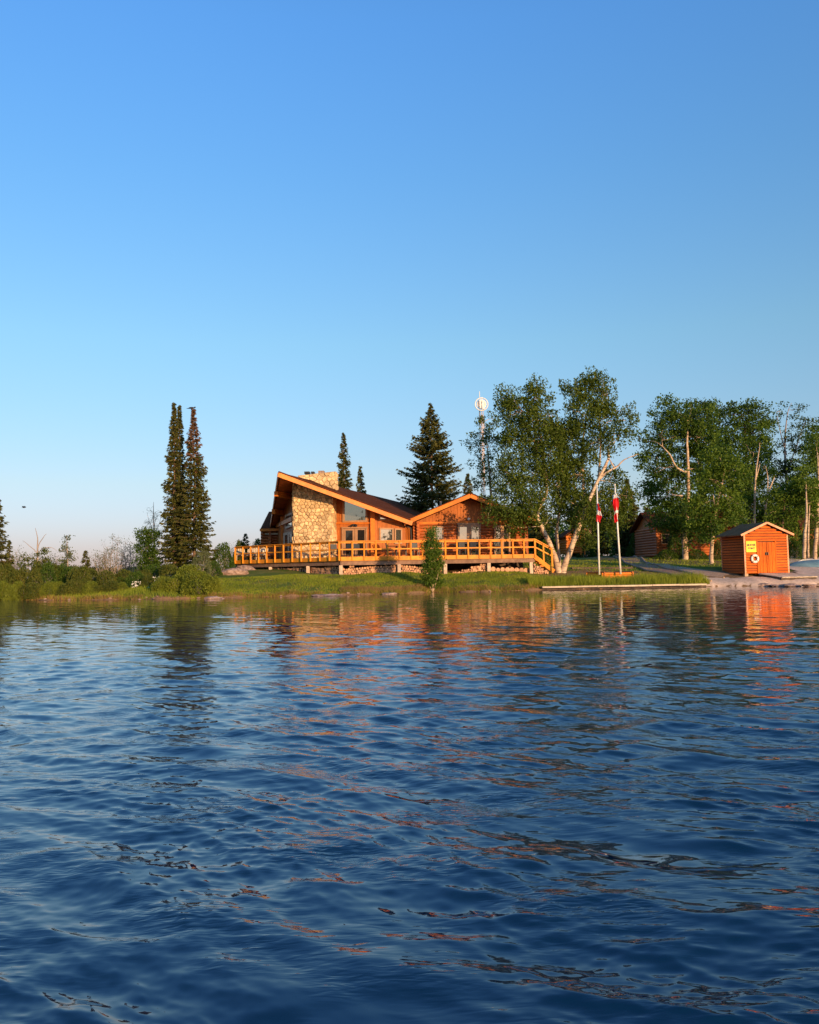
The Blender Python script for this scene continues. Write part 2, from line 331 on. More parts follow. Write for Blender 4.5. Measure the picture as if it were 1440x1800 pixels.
# ---------------------------------------------------------------- water
def make_lake():
    a1 = np.linspace(-33, 33, 640); a2 = np.linspace(33, 62, 60)[1:]; a3 = np.linspace(62, 180, 24)[1:]
    ang = np.radians(np.concatenate([-a3[::-1], -a2[::-1], a1, a2, a3[:-1]]))
    r1 = np.concatenate([np.geomspace(1.6, 14, 640)[:-1], np.geomspace(14, 60, 240)]); r0 = np.array([.05,.5,1.1]); r2 = np.geomspace(62, 7000, 22)
    rr = np.concatenate([r0, r1, r2])
    A, R = np.meshgrid(ang, rr)
    X = R*np.sin(A); Y = R*np.cos(A)
    sp = np.maximum(np.gradient(rr)[:, None]*np.ones_like(A), R*np.abs(np.gradient(ang))[None, :]*.55)
    rs = np.random.RandomState(11)
    Z = np.zeros_like(X); DX = np.zeros_like(X); DY = np.zeros_like(X); lost = np.zeros_like(X)
    def field(k, seed):
        q = np.random.RandomState(seed); f = np.zeros_like(X)
        for i in range(5):
            th = q.uniform(0, 6.28); kk = k*q.uniform(.6, 1.6); f += np.sin(kk*(X*math.cos(th)+Y*math.sin(th))+q.uniform(0, 6.28))
        return f/1.6
    m1 = 1+.22*field(.8, 1); m2 = 1+.22*field(1.9, 2); m3 = np.clip(1+.24*field(3.4, 3), .4, 3)
    wrx = .10*field(1.7, 5); wry = .10*field(1.7, 6)
    # (count, wavelength range, mean direction, spread, rms slope, modulation)
    sets = [(10, .9, 2.2, 54, 14, .026, m1), (24, .28, .74, 54, 10, .078, m2), (16, .24, .68, 126, 13, .046, m1),
            (36, .10, .26, 60, 26, .078, m3), (28, .05, .12, 60, 30, .060, np.clip(1.6*m3*m2-.5, .05, 3))]
    for cnt, l0, l1, d0, sprd, slope, mod in sets:
        for i in range(cnt):
            lam = math.exp(rs.uniform(math.log(l0), math.log(l1))); k = 2*math.pi/lam
            th = math.radians(rs.normal(d0, sprd)); dx, dy = math.cos(th), math.sin(th)
            am = slope*math.sqrt(2/cnt)/k; ph = rs.uniform(0, 6.28)
            fade = sstep(2.2, 4.5, lam/sp)
            P = k*((X+wrx)*dx+(Y+wry)*dy)+ph
            w_ = am*mod*fade
            s_, c_ = np.sin(P), np.cos(P)
            Z += w_*(c_+.20*np.cos(2*P)); DX -= .95*w_*dx*s_; DY -= .95*w_*dy*s_
            lost += (slope*math.sqrt(2/cnt)*(1-fade))**2/2
    calm = .26+.74*sstep(30, 5, R)                    # a little lee under the bank
    Z *= calm; nearshore = sstep(75, 58, R); Z *= nearshore
    n_r, n_a = X.shape
    vs = np.stack([X+DX, Y+DY, Z], -1).reshape(-1, 3)
    idx = np.arange(n_r*n_a).reshape(n_r, n_a); nxt = np.roll(idx, -1, axis=1)
    F = np.stack([idx[:-1], idx[1:], nxt[1:], nxt[:-1]], -1).reshape(-1, 4)
    F = np.concatenate([F, np.array([[idx[0,j], idx[0,(j+1)%n_a], idx[0,(j+2)%n_a], idx[0,(j+2)%n_a]] for j in range(0)], dtype=np.int64).reshape(-1,4)])
    mt, t, p, o = nodes('lake_water')
    p.inputs['Base Color'].default_value = (.001,.017,.046,1); p.inputs['Roughness'].default_value = .012
    p.inputs['IOR'].default_value = 1.52; p.inputs['Specular IOR Level'].default_value = .5
    at_ = t.nodes.new('ShaderNodeAttribute'); at_.attribute_name = 'fine'
    ns = []
    for sc_, st in ((3.2, (1,1.5,1)), (11, (1,1.3,1))):
        n = noise(t, sc_, 2, st); v = t.nodes.new('ShaderNodeVectorMath'); v.operation = 'SUBTRACT'; v.inputs[1].default_value = (.5,.5,.5)
        t.links.new(n.outputs['Color'], v.inputs[0]); ns.append(v)
    s1 = t.nodes.new('ShaderNodeVectorMath'); s1.operation = 'SCALE'; t.links.new(ns[0].outputs[0], s1.inputs[0]); t.links.new(at_.outputs['Fac'], s1.inputs['Scale'])
    s2 = t.nodes.new('ShaderNodeVectorMath'); s2.operation = 'SCALE'; t.links.new(ns[1].outputs[0], s2.inputs[0]); s2.inputs['Scale'].default_value = .03
    ad = t.nodes.new('ShaderNodeVectorMath'); ad.operation = 'ADD'; t.links.new(s1.outputs[0], ad.inputs[0]); t.links.new(s2.outputs[0], ad.inputs[1])
    fl = t.nodes.new('ShaderNodeVectorMath'); fl.operation = 'MULTIPLY'; fl.inputs[1].default_value = (1,1,0); t.links.new(ad.outputs[0], fl.inputs[0])
    g = t.nodes.new('ShaderNodeNewGeometry'); a2_ = t.nodes.new('ShaderNodeVectorMath'); a2_.operation = 'ADD'
    t.links.new(g.outputs['Normal'], a2_.inputs[0]); t.links.new(fl.outputs[0], a2_.inputs[1])
    nm = t.nodes.new('ShaderNodeVectorMath'); nm.operation = 'NORMALIZE'; t.links.new(a2_.outputs[0], nm.inputs[0])
    cap = []
    for rz, msc in ((RAD(-32), 1.0), (RAD(38), 1.4)):        # patches of capillary ripples, two directions
        tc = t.nodes.new('ShaderNodeTexCoord'); mp = t.nodes.new('ShaderNodeMapping'); mp.inputs['Rotation'].default_value = (0,0,rz); mp.inputs['Scale'].default_value = (.28,1,1)
        n = t.nodes.new('ShaderNodeTexNoise'); n.inputs['Scale'].default_value = 26*msc; n.inputs['Detail'].default_value = 1.5; n.inputs['Distortion'].default_value = .4
        t.links.new(tc.outputs['Object'], mp.inputs[0]); t.links.new(mp.outputs[0], n.inputs['Vector'])
        pm = noise(t, .9*msc, 2, (1,1.3,1), .5, 'Object'); pr = ramp(t, pm.outputs[0], (.0,)*3, (1,)*3, .47, .68)
        mu = t.nodes.new('ShaderNodeMath'); mu.operation = 'MULTIPLY'; t.links.new(n.outputs[0], mu.inputs[0]); t.links.new(pr, mu.inputs[1]); cap.append(mu)
    sm = t.nodes.new('ShaderNodeMath'); sm.operation = 'ADD'; t.links.new(cap[0].outputs[0], sm.inputs[0]); t.links.new(cap[1].outputs[0], sm.inputs[1])
    bp = t.nodes.new('ShaderNodeBump'); bp.inputs['Strength'].default_value = 1.0; bp.inputs['Distance'].default_value = .0075; ab = t.nodes.new('ShaderNodeAttribute'); ab.attribute_name = 'breeze'; t.links.new(ab.outputs['Fac'], bp.inputs['Strength'])
    t.links.new(sm.outputs[0], bp.inputs['Height']); t.links.new(nm.outputs[0], bp.inputs['Normal'])
    t.links.new(bp.outputs[0], p.inputs['Normal'])
    lake = np_mesh('lake_water', vs, F, mt, smooth=True); tag(lake, kind='structure')
    fine = np.sqrt(lost)*calm*2.6; near = calm**2
    at3 = lake.data.attributes.new('breeze', 'FLOAT', 'POINT'); at3.data.foreach_set('value', near.ravel().astype(np.float32))
    at2 = lake.data.attributes.new('fine', 'FLOAT', 'POINT'); at2.data.foreach_set('value', fine.ravel().astype(np.float32))
make_lake()
# ---------------------------------------------------------------- the lodge: roof planes
APEX = at(490, 830, 53.5)
u_ = on_plane(745, 893, V(0,0,APEX.z), V(0,0,1)) - APEX; u_.z = 0; UD = u_.normalized()        # ridge direction
VD = V(UD.y, -UD.x, 0)                                                                         # downslope to the right
REND = at(722, 915, 56.2)
SL = (APEX.z-REND.z)/((REND-APEX).dot(VD))
NR = (VD*SL+V(0,0,1)).normalized(); NL = (-VD*SL+V(0,0,1)).normalized()
LEND = on_plane(475, 929, APEX, NL)
def zR(p, off=0): return APEX.z-SL*(p-APEX).dot(VD)+off
def zL(p, off=0): return APEX.z+SL*(p-APEX).dot(VD)+off
def zroof(p, off=0): return min(zR(p, off), zL(p, off))
ZF = 2.13                                                                                      # deck floor level
lodge = empty('lodge', V(-4, 60, 1.2), 'large log lodge with soaring prow roof, stone chimney and long lakeside deck in front', 'lodge')
TH = V(0,0,-.24)
slab = MB(); rr = UD*27
slab.prism([APEX, REND, REND+rr, APEX+rr], TH); roofR = slab.build('roof', M['shingle'], lodge)
tag(roofR, 'dark brown shingled roof slope facing right')
ll = UD*15
slab = MB(); slab.prism([APEX, APEX+UD*27, LEND+UD*13.5, LEND], TH); roofL = slab.build('roof', M['shingle'], lodge)
tag(roofL, 'left roof slope seen from below, with boarded soffit')
# soffit boards under both slopes (alternate boards proud)
def soffit(parent, a, b, run, n, up):
    for i in range(n):
        p = lerp(a, b, i/n); q = lerp(a, b, (i+.93)/n); off = up*(-.245-(.012 if i % 2 else 0))
        mb = MB(); mb.prism([p+off, q+off, q+off+run, p+off+run], up*-.02); mb.build('soffit_board', M['soffit'], parent)
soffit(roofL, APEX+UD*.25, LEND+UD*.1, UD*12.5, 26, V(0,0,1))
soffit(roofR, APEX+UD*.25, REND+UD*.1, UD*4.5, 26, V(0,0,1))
def fascia(a, b, name='fascia', h=.34, th=.06, drop=.17, mat='fascia', parent=lodge):
    d = (b-a).normalized(); n = d.cross(V(0,0,1)).normalized()
    if n.y > 0: n = -n
    mb = MB(); o_ = V(0,0,-drop)+n*(th/2+.004)
    mb.bar(a+o_, b+o_, th, h); return mb.build(name, M[mat], parent)
fascia(APEX-(REND-APEX).normalized()*.05, REND+(REND-APEX).normalized()*.1, h=.30, drop=.16, parent=roofR)
mb = MB(); dd = (REND-APEX).normalized(); mb.bar(APEX+V(0,-.06,.03), REND+V(0,-.06,.03), .22, .05); mb.build('drip_edge', M['shingle'], roofR)
fascia(APEX, LEND, h=.30, drop=.16, parent=roofL)
# purlins under the left slope
for px, py in ((485, 868), (480.5, 899)):
    p = on_plane(px, py, APEX+V(0,0,-.45), NL); mb = MB(); mb.bar(p, p+UD*9, .26, .34); mb.build('purlin', M['fascia'], roofL)

# ---------------------------------------------------------------- walls
def board_wall(name, a, b, z0, topf, parent, mat='board', th=.18, pitch=.30, label=None):
    """vertical boards from a to b, each a closed piece whose top follows the roof; returns the wall part"""
    a = V(a.x, a.y, 0); b = V(b.x, b.y, 0); L = (b-a).length; d = (b-a)/L; nrm = V(d.y, -d.x, 0)
    core = MB(); m_ = 8
    for i in range(m_):
        p = lerp(a, b, i/m_); q = lerp(a, b, (i+1)/m_)
        core.prism([V(p.x,p.y,z0), V(q.x,q.y,z0), V(q.x,q.y,topf(q)), V(p.x,p.y,topf(p))], -nrm*th)
    wall = core.build(name, M[mat], parent)
    if label: wall['label'] = label
    n = max(1, round(L/pitch))
    for i in range(n):
        p = a+d*(L*(i+.03)/n); q = a+d*(L*(i+.97)/n); k = .022+(.010 if i % 2 else 0)
        mb = MB(); mb.prism([V(p.x,p.y,z0), V(q.x,q.y,z0), V(q.x,q.y,topf(q)-.02), V(p.x,p.y,topf(p)-.02)], nrm*k); mb.build('board', M[mat], wall)
    return wall, a, nrm
W0 = at(583, 960, 57.4); W1 = at(656, 960, 56.8); W2 = at(713, 960, 57.0)
top = lambda p: zroof(p, -.30)
wallA, wa, na = board_wall('wall', W0, W1, ZF, top, lodge)
wallB, wb, nb_ = board_wall('wall', W1, W2, ZF, top, lodge)
def pane_poly(px, wp, wn, off):
    return [on_plane(x, y, wp+wn*off, wn) for x, y in px]
def window(px, wp, wn, parent, fw_=.10, mat='glass', frame='frame', name='window', out=.10, label=None):
    """window outlined by pixel corners projected onto the wall plane: frame bars round a recessed pane"""
    q = pane_poly(px, wp, wn, .04+out*.5); mb = MB(); n = len(q)
    for i in range(n):
        a, b = q[i], q[(i+1)%n]; d = (b-a).normalized()
        mb.bar(a-d*fw_/2*(1 if i % 2 == 0 else -1), b+d*fw_/2*(1 if i % 2 == 0 else -1), fw_, out, wn)
    fr = mb.build(name, M[frame], parent)
    if label: fr['label'] = label
    g = MB(); g.prism(pane_poly(px, wp, wn, .045), wn*.02); g.build('pane', M[mat], fr)
    return fr
window([(604,879),(644,889),(644.5,916),(604,917)], wa, na, wallA, .12, label='tall clerestory window reflecting the pale sky')
window([(667.5,900),(704,911),(704,913.5),(667.5,913.5)], wb, nb_, wallB, .10, label='wedge shaped window under the eave')
window([(668.5,929),(691,929.5),(691,951),(668.5,951)], wb, nb_, wallB, .10)
window([(695,930),(706,930.5),(706,955),(695,955)], wb, nb_, wallB, .09)
# french doors on the right facade
def door(px, wp, wn, parent, gl, name='door', mat='frame', dark='glass_dark'):
    q = pane_poly(px, wp, wn, .05); mb = MB(); mb.prism(q, wn*.06); d = mb.build(name, M[mat], parent)
    g = MB(); g.prism(pane_poly(gl, wp, wn, .112), wn*.012); g.build('pane', M[dark], d)
    h = MB(); c_ = pane_poly([(gl[1][0]+1.3, (gl[0][1]+gl[2][1])/2+10)], wp, wn, .14)[0]; h.sphere(c_, .04); h.build('handle', M['dark'], d)
    return d
bt = lambda x: 981.5-(x-600)*.012
door([(604,929.5),(623.6,929.5),(623.6,bt(623)),(604,bt(604))], wa, na, wallA, [(608,932.5),(620,932.5),(620,975),(608,975)])
door([(624.4,929.5),(642.5,929.5),(642.5,bt(642)),(624.4,bt(624))], wa, na, wallA, [(629,931.5),(641.0,931.5),(641.0,975),(629,975)])
for x in (602.5, 644.5):
    mb = MB(); q = pane_poly([(x,927.5),(x,bt(x))], wa, na, .09); mb.bar(q[0], q[1], .09, .16, na); mb.build('door_jamb', M['frame'], wallA)
mb = MB(); q = pane_poly([(601,927.6),(646,927.6)], wa, na, .09); mb.bar(q[0], q[1], .1, .16, na); mb.build('door_head', M['frame'], wallA)
# corner post where the facade turns, trim bands
mb = MB(); mb.bar(V(W1.x, W1.y-.10, ZF), V(W1.x, W1.y-.10, top(W1)-.02), .30, .16, V(0,1,0)); mb.build('corner_post', M['fascia'], lodge)
for (xa, xb, y, wp, wn, wl) in ((584,655,919.5,wa,na,wallA),(667,706,915.5,wb,nb_,wallB)):
    q = pane_poly([(xa,y),(xb,y)], wp, wn, .06); mb = MB(); mb.bar(q[0], q[1], .10, .08, wn); mb.build('trim_band', M['fascia'], wl)
def wall_lamp(px, py, wp, wn, parent):
    c_ = on_plane(px, py, wp+wn*.06, wn); mb = MB(); mb.obox(c_, V(.06,0,0), V(0,.04,0), V(0,0,.08)); l = mb.build('wall_lamp', M['dark'], parent)
    for s in (-1, 1):
        g = MB(); g.tube([c_+V(.08*s,-.05,.02), c_+V(.17*s,-.22,-.06)], [.05,.085], 10); g.build('lamp_head', M['dark'], l)
wall_lamp(622.5, 923, wa, na, wallA)
# left facade of the prow, in the lee of the roof
F0 = at(518, 960, 57.6); F1 = at(489, 960, 66.5)
wallC, wc, nc = board_wall('wall', F1, F0, ZF, top, lodge, pitch=.42, label='shaded side wall under the left roof slope')
window([(502.5,907),(514,902),(514,924),(502.5,928)], wc, nc, wallC, .14)
door([(499.5,937),(506.5,935.5),(506.5,986),(499.5,987)], wc, nc, wallC, [(501,941),(505.4,940),(505.4,984),(501,984)])
door([(507,935.4),(514.5,934),(514.5,985),(507,986)], wc, nc, wallC, [(508.4,940),(513.2,939),(513.2,983),(508.4,984)])
mb = MB(); q = at(497.5, 960, 63.2); mb.bar(V(q.x,q.y,ZF), V(q.x,q.y,zroof(q,-.6)), .3, .3, V(0,1,0)); mb.build('post', M['fascia'], lodge)
q = F0; mb = MB(); p_ = on_plane(476, 927, APEX+V(0,0,-.6), NL)
mb = MB(); a = wc+nc*.1; b_ = V(F0.x,F0.y,0)+nc*.1; mb.bar(V(a.x,a.y,4.9), V(b_.x,b_.y,4.9), .2, .28); mb.build('eave_beam', M['fascia'], lodge)
board_wall('wall', W2, V(.62, 60.1, 0), ZF, lambda p: 4.3, lodge)
mb = MB(); mb.box(-8.2, -.3, 58.3, 58.5, .9, ZF-.31); mb.build('shade_skirt', M['darkwood'], lodge)  # crawlspace skirt, coloured dark to stand in for shade under the deck
# interior floor and a back wall close the volume
mb = MB(); mb.box(-9.5, -.4, 58, 72, ZF-.3, ZF-.02); mb.build('floor_slab', M['beam'], lodge)
mb = MB(); c0 = V(F1.x,F1.y,0); mb.prism([V(F1.x+.3,72,ZF), V(-.5,72,ZF), V(-.5,72,4.2), V(F1.x+.3,72,4.6)], V(0,.2,0)); mb.build('wall', M['board'], lodge)

# ---------------------------------------------------------------- stone chimney: every stone a piece of its own
def clip(poly, nx_, ny_, c):
    o_ = []
    for i in range(len(poly)):
        p, q = poly[i], poly[(i+1)%len(poly)]; dp = p[0]*nx_+p[1]*ny_-c; dq = q[0]*nx_+q[1]*ny_-c
        if dp <= 0: o_.append(p)
        if (dp < 0 < dq) or (dq < 0 < dp):
            t_ = dp/(dp-dq); o_.append((p[0]+(q[0]-p[0])*t_, p[1]+(q[1]-p[1])*t_))
    return o_
def shrink(poly, g):
    n = len(poly); A = sum(poly[i][0]*poly[(i+1)%n][1]-poly[(i+1)%n][0]*poly[i][1] for i in range(n))
    s = 1 if A > 0 else -1; o_ = list(poly)
    for i in range(n):
        p, q = poly[i], poly[(i+1)%n]; dx, dy = q[0]-p[0], q[1]-p[1]; L = math.hypot(dx, dy)
        if L < 1e-6: continue
        nx_, ny_ = dy/L*s, -dx/L*s; o_ = clip(o_, nx_, ny_, p[0]*nx_+p[1]*ny_-g)
        if len(o_) < 3: return []
    return o_
def stones(parent, o_, ux, uz, n_out, w_, zlo, zhi_f, size, rnd, gap=.028):
    """irregular stones over a face: o_ origin, ux along, uz up, n_out outward"""
    H = max(zhi_f(0), zhi_f(w_), zhi_f(w_/2)); pts = []; cols = max(1, round(w_/size)); rows = max(1, round((H-zlo)/(size*.82)))
    for j in range(-1, rows+1):
        for i in range(-1, cols+1):
            pts.append(((i+.5+(.5 if j % 2 else 0)*.8+rnd.uniform(-.34,.34))*w_/cols, zlo+(j+.5+rnd.uniform(-.34,.34))*(H-zlo)/rows))
    for k, (x, y) in enumerate(pts):
        poly = [(0,zlo),(w_,zlo),(w_,zhi_f(w_)),(w_/2,zhi_f(w_/2)),(0,zhi_f(0))]
        for m2, (x2, y2) in enumerate(pts):
            if m2 == k or abs(x2-x) > size*3 or abs(y2-y) > size*3: continue
            dx, dy = x2-x, y2-y; poly = clip(poly, dx, dy, (x2*x2+y2*y2-x*x-y*y)/2)
            if len(poly) < 3: break
        if len(poly) < 3: continue
        poly = shrink(poly, gap/2)
        if len(poly) < 3: continue
        A = abs(sum(poly[i][0]*poly[(i+1)%len(poly)][1]-poly[(i+1)%len(poly)][0]*poly[i][1] for i in range(len(poly))))/2
        if A < .006: continue
        inner = shrink(poly, .035) or [((p[0]*.7+x*.3),(p[1]*.7+y*.3)) for p in poly]
        d = rnd.uniform(.05, .11); tx, ty = rnd.uniform(-.10,.10), rnd.uniform(-.10,.10)
        P = lambda q, e: o_+ux*q[0]+uz*q[1]+n_out*(e+(q[0]-x)*tx*(1 if e > .03 else 0)+(q[1]-y)*ty*(1 if e > .03 else 0))
        mb = MB(); n = len(poly); m3 = len(inner)
        vs = [P(q, 0) for q in poly]+[P(q, d*.62) for q in poly]; fs = [(i,(i+1)%n,(i+1)%n+n,i+n) for i in range(n)]
        if m3 == n:
            vs += [P(q, d) for q in inner]; fs += [(i+n,(i+1)%n+n,(i+1)%n+2*n,i+2*n) for i in range(n)]+[tuple(range(2*n,3*n))]
        else: fs += [tuple(range(n,2*n))]
        mb.add(vs, fs); mb.build('stone', M['stone'], parent)
rnd = random.Random(3)
CA = at(516.5, 960, 56.3); CB = at(583.5, 960, 56.0); CA.z = CB.z = 0
cx = (CB-CA).normalized(); cn = V(cx.y, -cx.x, 0); CW = (CB-CA).length
ch = MB(); dep = 1.9
zt_ = lambda p: zroof(p, -.26)
for i in range(6):
    p = lerp(CA, CB, i/6); q = lerp(CA, CB, (i+1)/6)
    ch.prism([V(p.x,p.y,1.2), V(q.x,q.y,1.2), V(q.x,q.y,min(zt_(q), zt_(q-cn*dep))), V(p.x,p.y,min(zt_(p), zt_(p-cn*dep)))], -cn*dep)
chim = ch.build('chimney_breast', M['mortar'], lodge); chim['label'] = 'wide fieldstone chimney breast on the front of the prow'
stones(chim, CA, cx, V(0,0,1), cn, CW, ZF-.3, lambda x: min(zt_(CA+cx*x), zt_(CA+cx*x+cn*.12)), .275, rnd)
stones(chim, CB, -cn, V(0,0,1), cx, dep, ZF, lambda x: min(zt_(CB-cn*x), zt_(CB-cn*x)), .40, rnd)
stones(chim, CA-cn*dep, cn, V(0,0,1), -cx, dep, ZF, lambda x: min(zt_(CA-cn*(dep-x)), zt_(CA)), .40, rnd)
# stack above the roof
SA = at(524, 830, 58.5); SB = at(590, 830, 58.5); ztop = at(560, 829, 58.5).z; SA.z = SB.z = 0
SWd = (SB-SA).length; sx_ = (SB-SA).normalized(); sn = V(sx_.y,-sx_.x,0)
st = MB(); st.prism([SA+V(0,0,5), SB+V(0,0,5), SB+V(0,0,ztop), SA+V(0,0,ztop-.25)], -sn*1.3)
stack = st.build('chimney_stack', M['mortar'], lodge)
tt = lambda x: ztop-.02-.25*(1-x/SWd)
stones(stack, SA, sx_, V(0,0,1), sn, SWd, 6.0, tt, .36, rnd); stones(stack, SB, -sn, V(0,0,1), sx_, 1.3, 6.0, lambda x: ztop-.02, .36, rnd)
for x, w2, h2, mm in ((540,.36,.05,'dark'),(550,.22,.04,'dark'),(565,.4,.09,'rock')):
    p = at(x, 827, 58.9); mb = MB(); mb.box(p.x-w2/2, p.x+w2/2, 58.7, 59.4, ztop-.1, ztop+h2); c_ = mb.build('chimney_cap', M[mm], stack)

# ---------------------------------------------------------------- log annex at the right
YA = 57.6
AW0 = at(733, 960, YA); AW1 = at(922, 960, YA); PK = at(827, 869, 56.4); EL = at(713, 917.5, 56.4)
half = PK.x-EL.x; ER = V(PK.x+half, PK.y, EL.z); slA = (PK.z-EL.z)/half
annex = empty('log_annex', V(4, YA, 1.2), 'gabled log wing with patio doors at the right end of the lodge', 'log house')
mb = MB(); mb.prism([PK, ER, EL], V(0,.001,0)) if False else None
s1 = MB(); s1.prism([PK, ER+V(.25,0,-.25*slA), ER+V(.25,0,-.25*slA)+V(0,0,-.2), PK+V(0,0,-.2)], V(0,18,0)); rA = s1.build('roof', M['shingle'], annex)
s2 = MB(); s2.prism([PK+V(-.002,0,0), PK+V(-.002,0,-.2), EL+V(-.1,0,-.2), EL+V(-.1,0,0)], V(0,18,0)); rB = s2.build('roof', M['shingle'], annex)
for a, b, par in ((EL+V(-.12,0,0), PK+V(0,0,.03), rB), (PK+V(0,0,.03), ER+V(.25,0,-.1), rA)):
    fascia(a, b, h=.26, drop=.12, parent=par)
    mb = MB(); mb.bar(a+V(0,-.04,.05), b+V(0,-.04,.05), .16, .05); mb.build('drip_edge', M['shingle'], par)
zA = lambda x: PK.z-.22-abs(x-PK.x)*slA
ZG = at(800, 918.5, YA).z                                    # log wall top
gp = MB(); gp.prism([V(AW0.x,YA,ZG), V(AW1.x,YA,ZG), V(AW1.x,YA,zA(AW1.x)), V(PK.x,YA,zA(PK.x)), V(AW0.x,YA,zA(AW0.x))], V(0,.2,0))
gable = gp.build('gable', M['board'], annex); gable['label'] = 'gable clad in vertical brown boards'
nB = 34; wB = (AW1.x-AW0.x)/nB
for i in range(nB):
    x0, x1 = AW0.x+wB*(i+.04), AW0.x+wB*(i+.96); k = .02+(.012 if i % 2 else 0)
    mb = MB(); mb.prism([V(x0,YA,ZG), V(x1,YA,ZG), V(x1,YA,zA(x1)-.02), V(x0,YA,zA(x0)-.02)], V(0,-k,0)); mb.build('board', M['board'], gable)
mb = MB(); mb.box(AW0.x-.1, AW1.x+.1, YA-.12, YA-.04, ZG-.06, ZG+.06); mb.build('trim_band', M['fascia'], gable)
mb = MB(); mb.box(AW0.x, AW1.x, YA+.11, YA+.3, ZF-.12, ZG); mb.box(AW0.x, AW0.x+.2, YA+.3, YA+17, ZF-.12, ZG-.3); mb.box(AW1.x-.2, AW1.x, YA+.3, YA+17, ZF-.12, ZG-.3)
core = mb.build('wall', M['log'], annex)
mb = MB(); mb.box(AW0.x+.1, AW1.x-.1, YA+.2, YA+.35, .9, ZF-.13); mb.build('shade_skirt', M['darkwood'], annex)  # annex skirt, its dark colour imitating the shade behind the deck
rows = 12; rh = (ZG-ZF+.12)/rows; X_ = lambda px: at(px, 950, YA).x
def logs(x0, x1, j0, j1):
    for j in range(j0, j1):
        z = ZF-.1+rh*(j+.5); mb = MB(); mb.tube([V(x0,YA+.02,z), V((x0+x1)/2,YA+.02,z+random.uniform(-.006,.006)), V(x1,YA+.02,z)], rh*.54, 10); mb.build('log', M['log'], core, smooth=False)
ops = [(762,780.5),(804,845.8),(868.5,899.5)]
xs_ = [733]+[v for o_ in ops for v in o_]+[922]
for i in range(0, len(xs_), 2): logs(X_(xs_[i])-(.25 if i == 0 else 0), X_(xs_[i+1])+(.25 if i+2 == len(xs_) else 0), 0, rows-1)
logs(AW0.x-.25, AW1.x+.25, rows-1, rows)
for xx in (AW0.x, AW1.x):
    for j in range(rows):
        z = ZF+rh*(j+1.0)-.1; mb = MB(); mb.tube([V(xx+.1,YA+3,z), V(xx+.1,YA-.34,z)], rh*.53, 10); mb.build('log_end', M['log'], core)
pw = V(0,YA-.1,0); pn = V(0,-1,0)
fx = lambda a, b, c, d: [(a,c),(b,c),(b,d),(a,d)]
window(fx(764.5,778.5,926,976), pw, pn, core, .10)
for (a, b) in ((806.5,822.5),(827.5,843.5)):
    window(fx(a,b,924.5,979), pw, pn, core, .13, label='patio door panel reflecting pale sky')
mb = MB(); q = pane_poly([(804,921),(846,921)], pw, pn, .06); mb.bar(q[0],q[1],.12,.14,pn); q = pane_poly([(825,921),(825,979)], pw, pn, .06); mb.bar(q[0],q[1],.16,.14,pn); mb.build('door_frame', M['frame'], core)
window(fx(870.5,881.5,925,978), pw, pn, core, .12)
window(fx(884.5,896,925,978), pw, pn, core, .12, mat='glass_dark')
c_ = on_plane(824, 912, V(0,YA-.1,0), pn); mb = MB(); mb.obox(c_, V(.07,0,0), V(0,.05,0), V(0,0,.09)); l = mb.build('wall_lamp', M['dark'], gable)
mb = MB(); mb.sphere(c_+V(0,-.1,-.02), .10); mb.build('lamp_globe', M['white'], l)
mb = MB(); c_ = at(707.5, 917, 56.9); mb.tube([c_, c_+V(.10,.1,-.25), c_+V(.55,.3,-.42), c_+V(.62,.34,-2.1)], .055, 8); mb.build('downpipe', M['dark'], lodge)
mb = MB(); c_ = at(775, 884, 64); mb.tube([c_+V(0,0,-.6), c_+V(0,0,.12)], .09, 10); mb.build('roof_vent', M['conc'], annex)

# ---------------------------------------------------------------- log wing at the far left
YW = 66.6
wing = empty('log_wing', at(470, 985, YW+1), 'small log wing with a dark shingled roof behind the left end of the deck', 'log house')
xl = at(461, 960, YW).x; xr = -9.0; ev = at(458, 929, YW-.6); rg = at(459, 899.5, YW+3.4)
mb = MB(); mb.prism([V(ev.x,YW-.6,ev.z), V(xr,YW-.6,ev.z), V(xr,YW+3.4,rg.z), V(ev.x,YW+3.4,rg.z)], V(0,0,-.16)); r1_ = mb.build('roof', M['shingle'], wing)
mb = MB(); mb.prism([V(ev.x,YW+7.4,ev.z), V(ev.x,YW+3.41,rg.z), V(xr,YW+3.41,rg.z), V(xr,YW+7.4,ev.z)], V(0,0,-.16)); mb.build('roof', M['shingle'], wing)
mb = MB(); mb.bar(V(ev.x-.05,YW-.64,ev.z-.12), V(xr,YW-.64,ev.z-.12), .06, .2); mb.build('eave_board', M['fascia'], r1_)
mb = MB(); mb.bar(V(ev.x+.3,YW-.3,ev.z-.42), V(xr,YW-.3,ev.z-.42), .10, .12); mb.build('gutter', M['paleplank'], r1_)
mb = MB(); mb.prism([V(xl,YW+.1,1.1), V(xr,YW+.1,1.1), V(xr,YW+.1,ev.z-.1), V(xl,YW+.1,ev.z-.1)], V(0,6.5,0)); wc_ = mb.build('wall', M['log'], wing)
rw_ = 12; rh = (ev.z-.2-ZF+.3)/rw_
xc = at(476, 960, YW).x
for j in range(rw_):
    z = ZF-.2+rh*(j+.5)
    mb = MB(); mb.tube([V(xl-.1,YW,z), V(xr,YW,z)], rh*.5, 10); mb.build('log', M['log'], wc_)
    mb = MB(); mb.tube([V(xc,YW+1,z+rh*.5), V(xc,YW-.42,z+rh*.5)], rh*.53, 10); mb.build('log_end', M['log'], wc_)
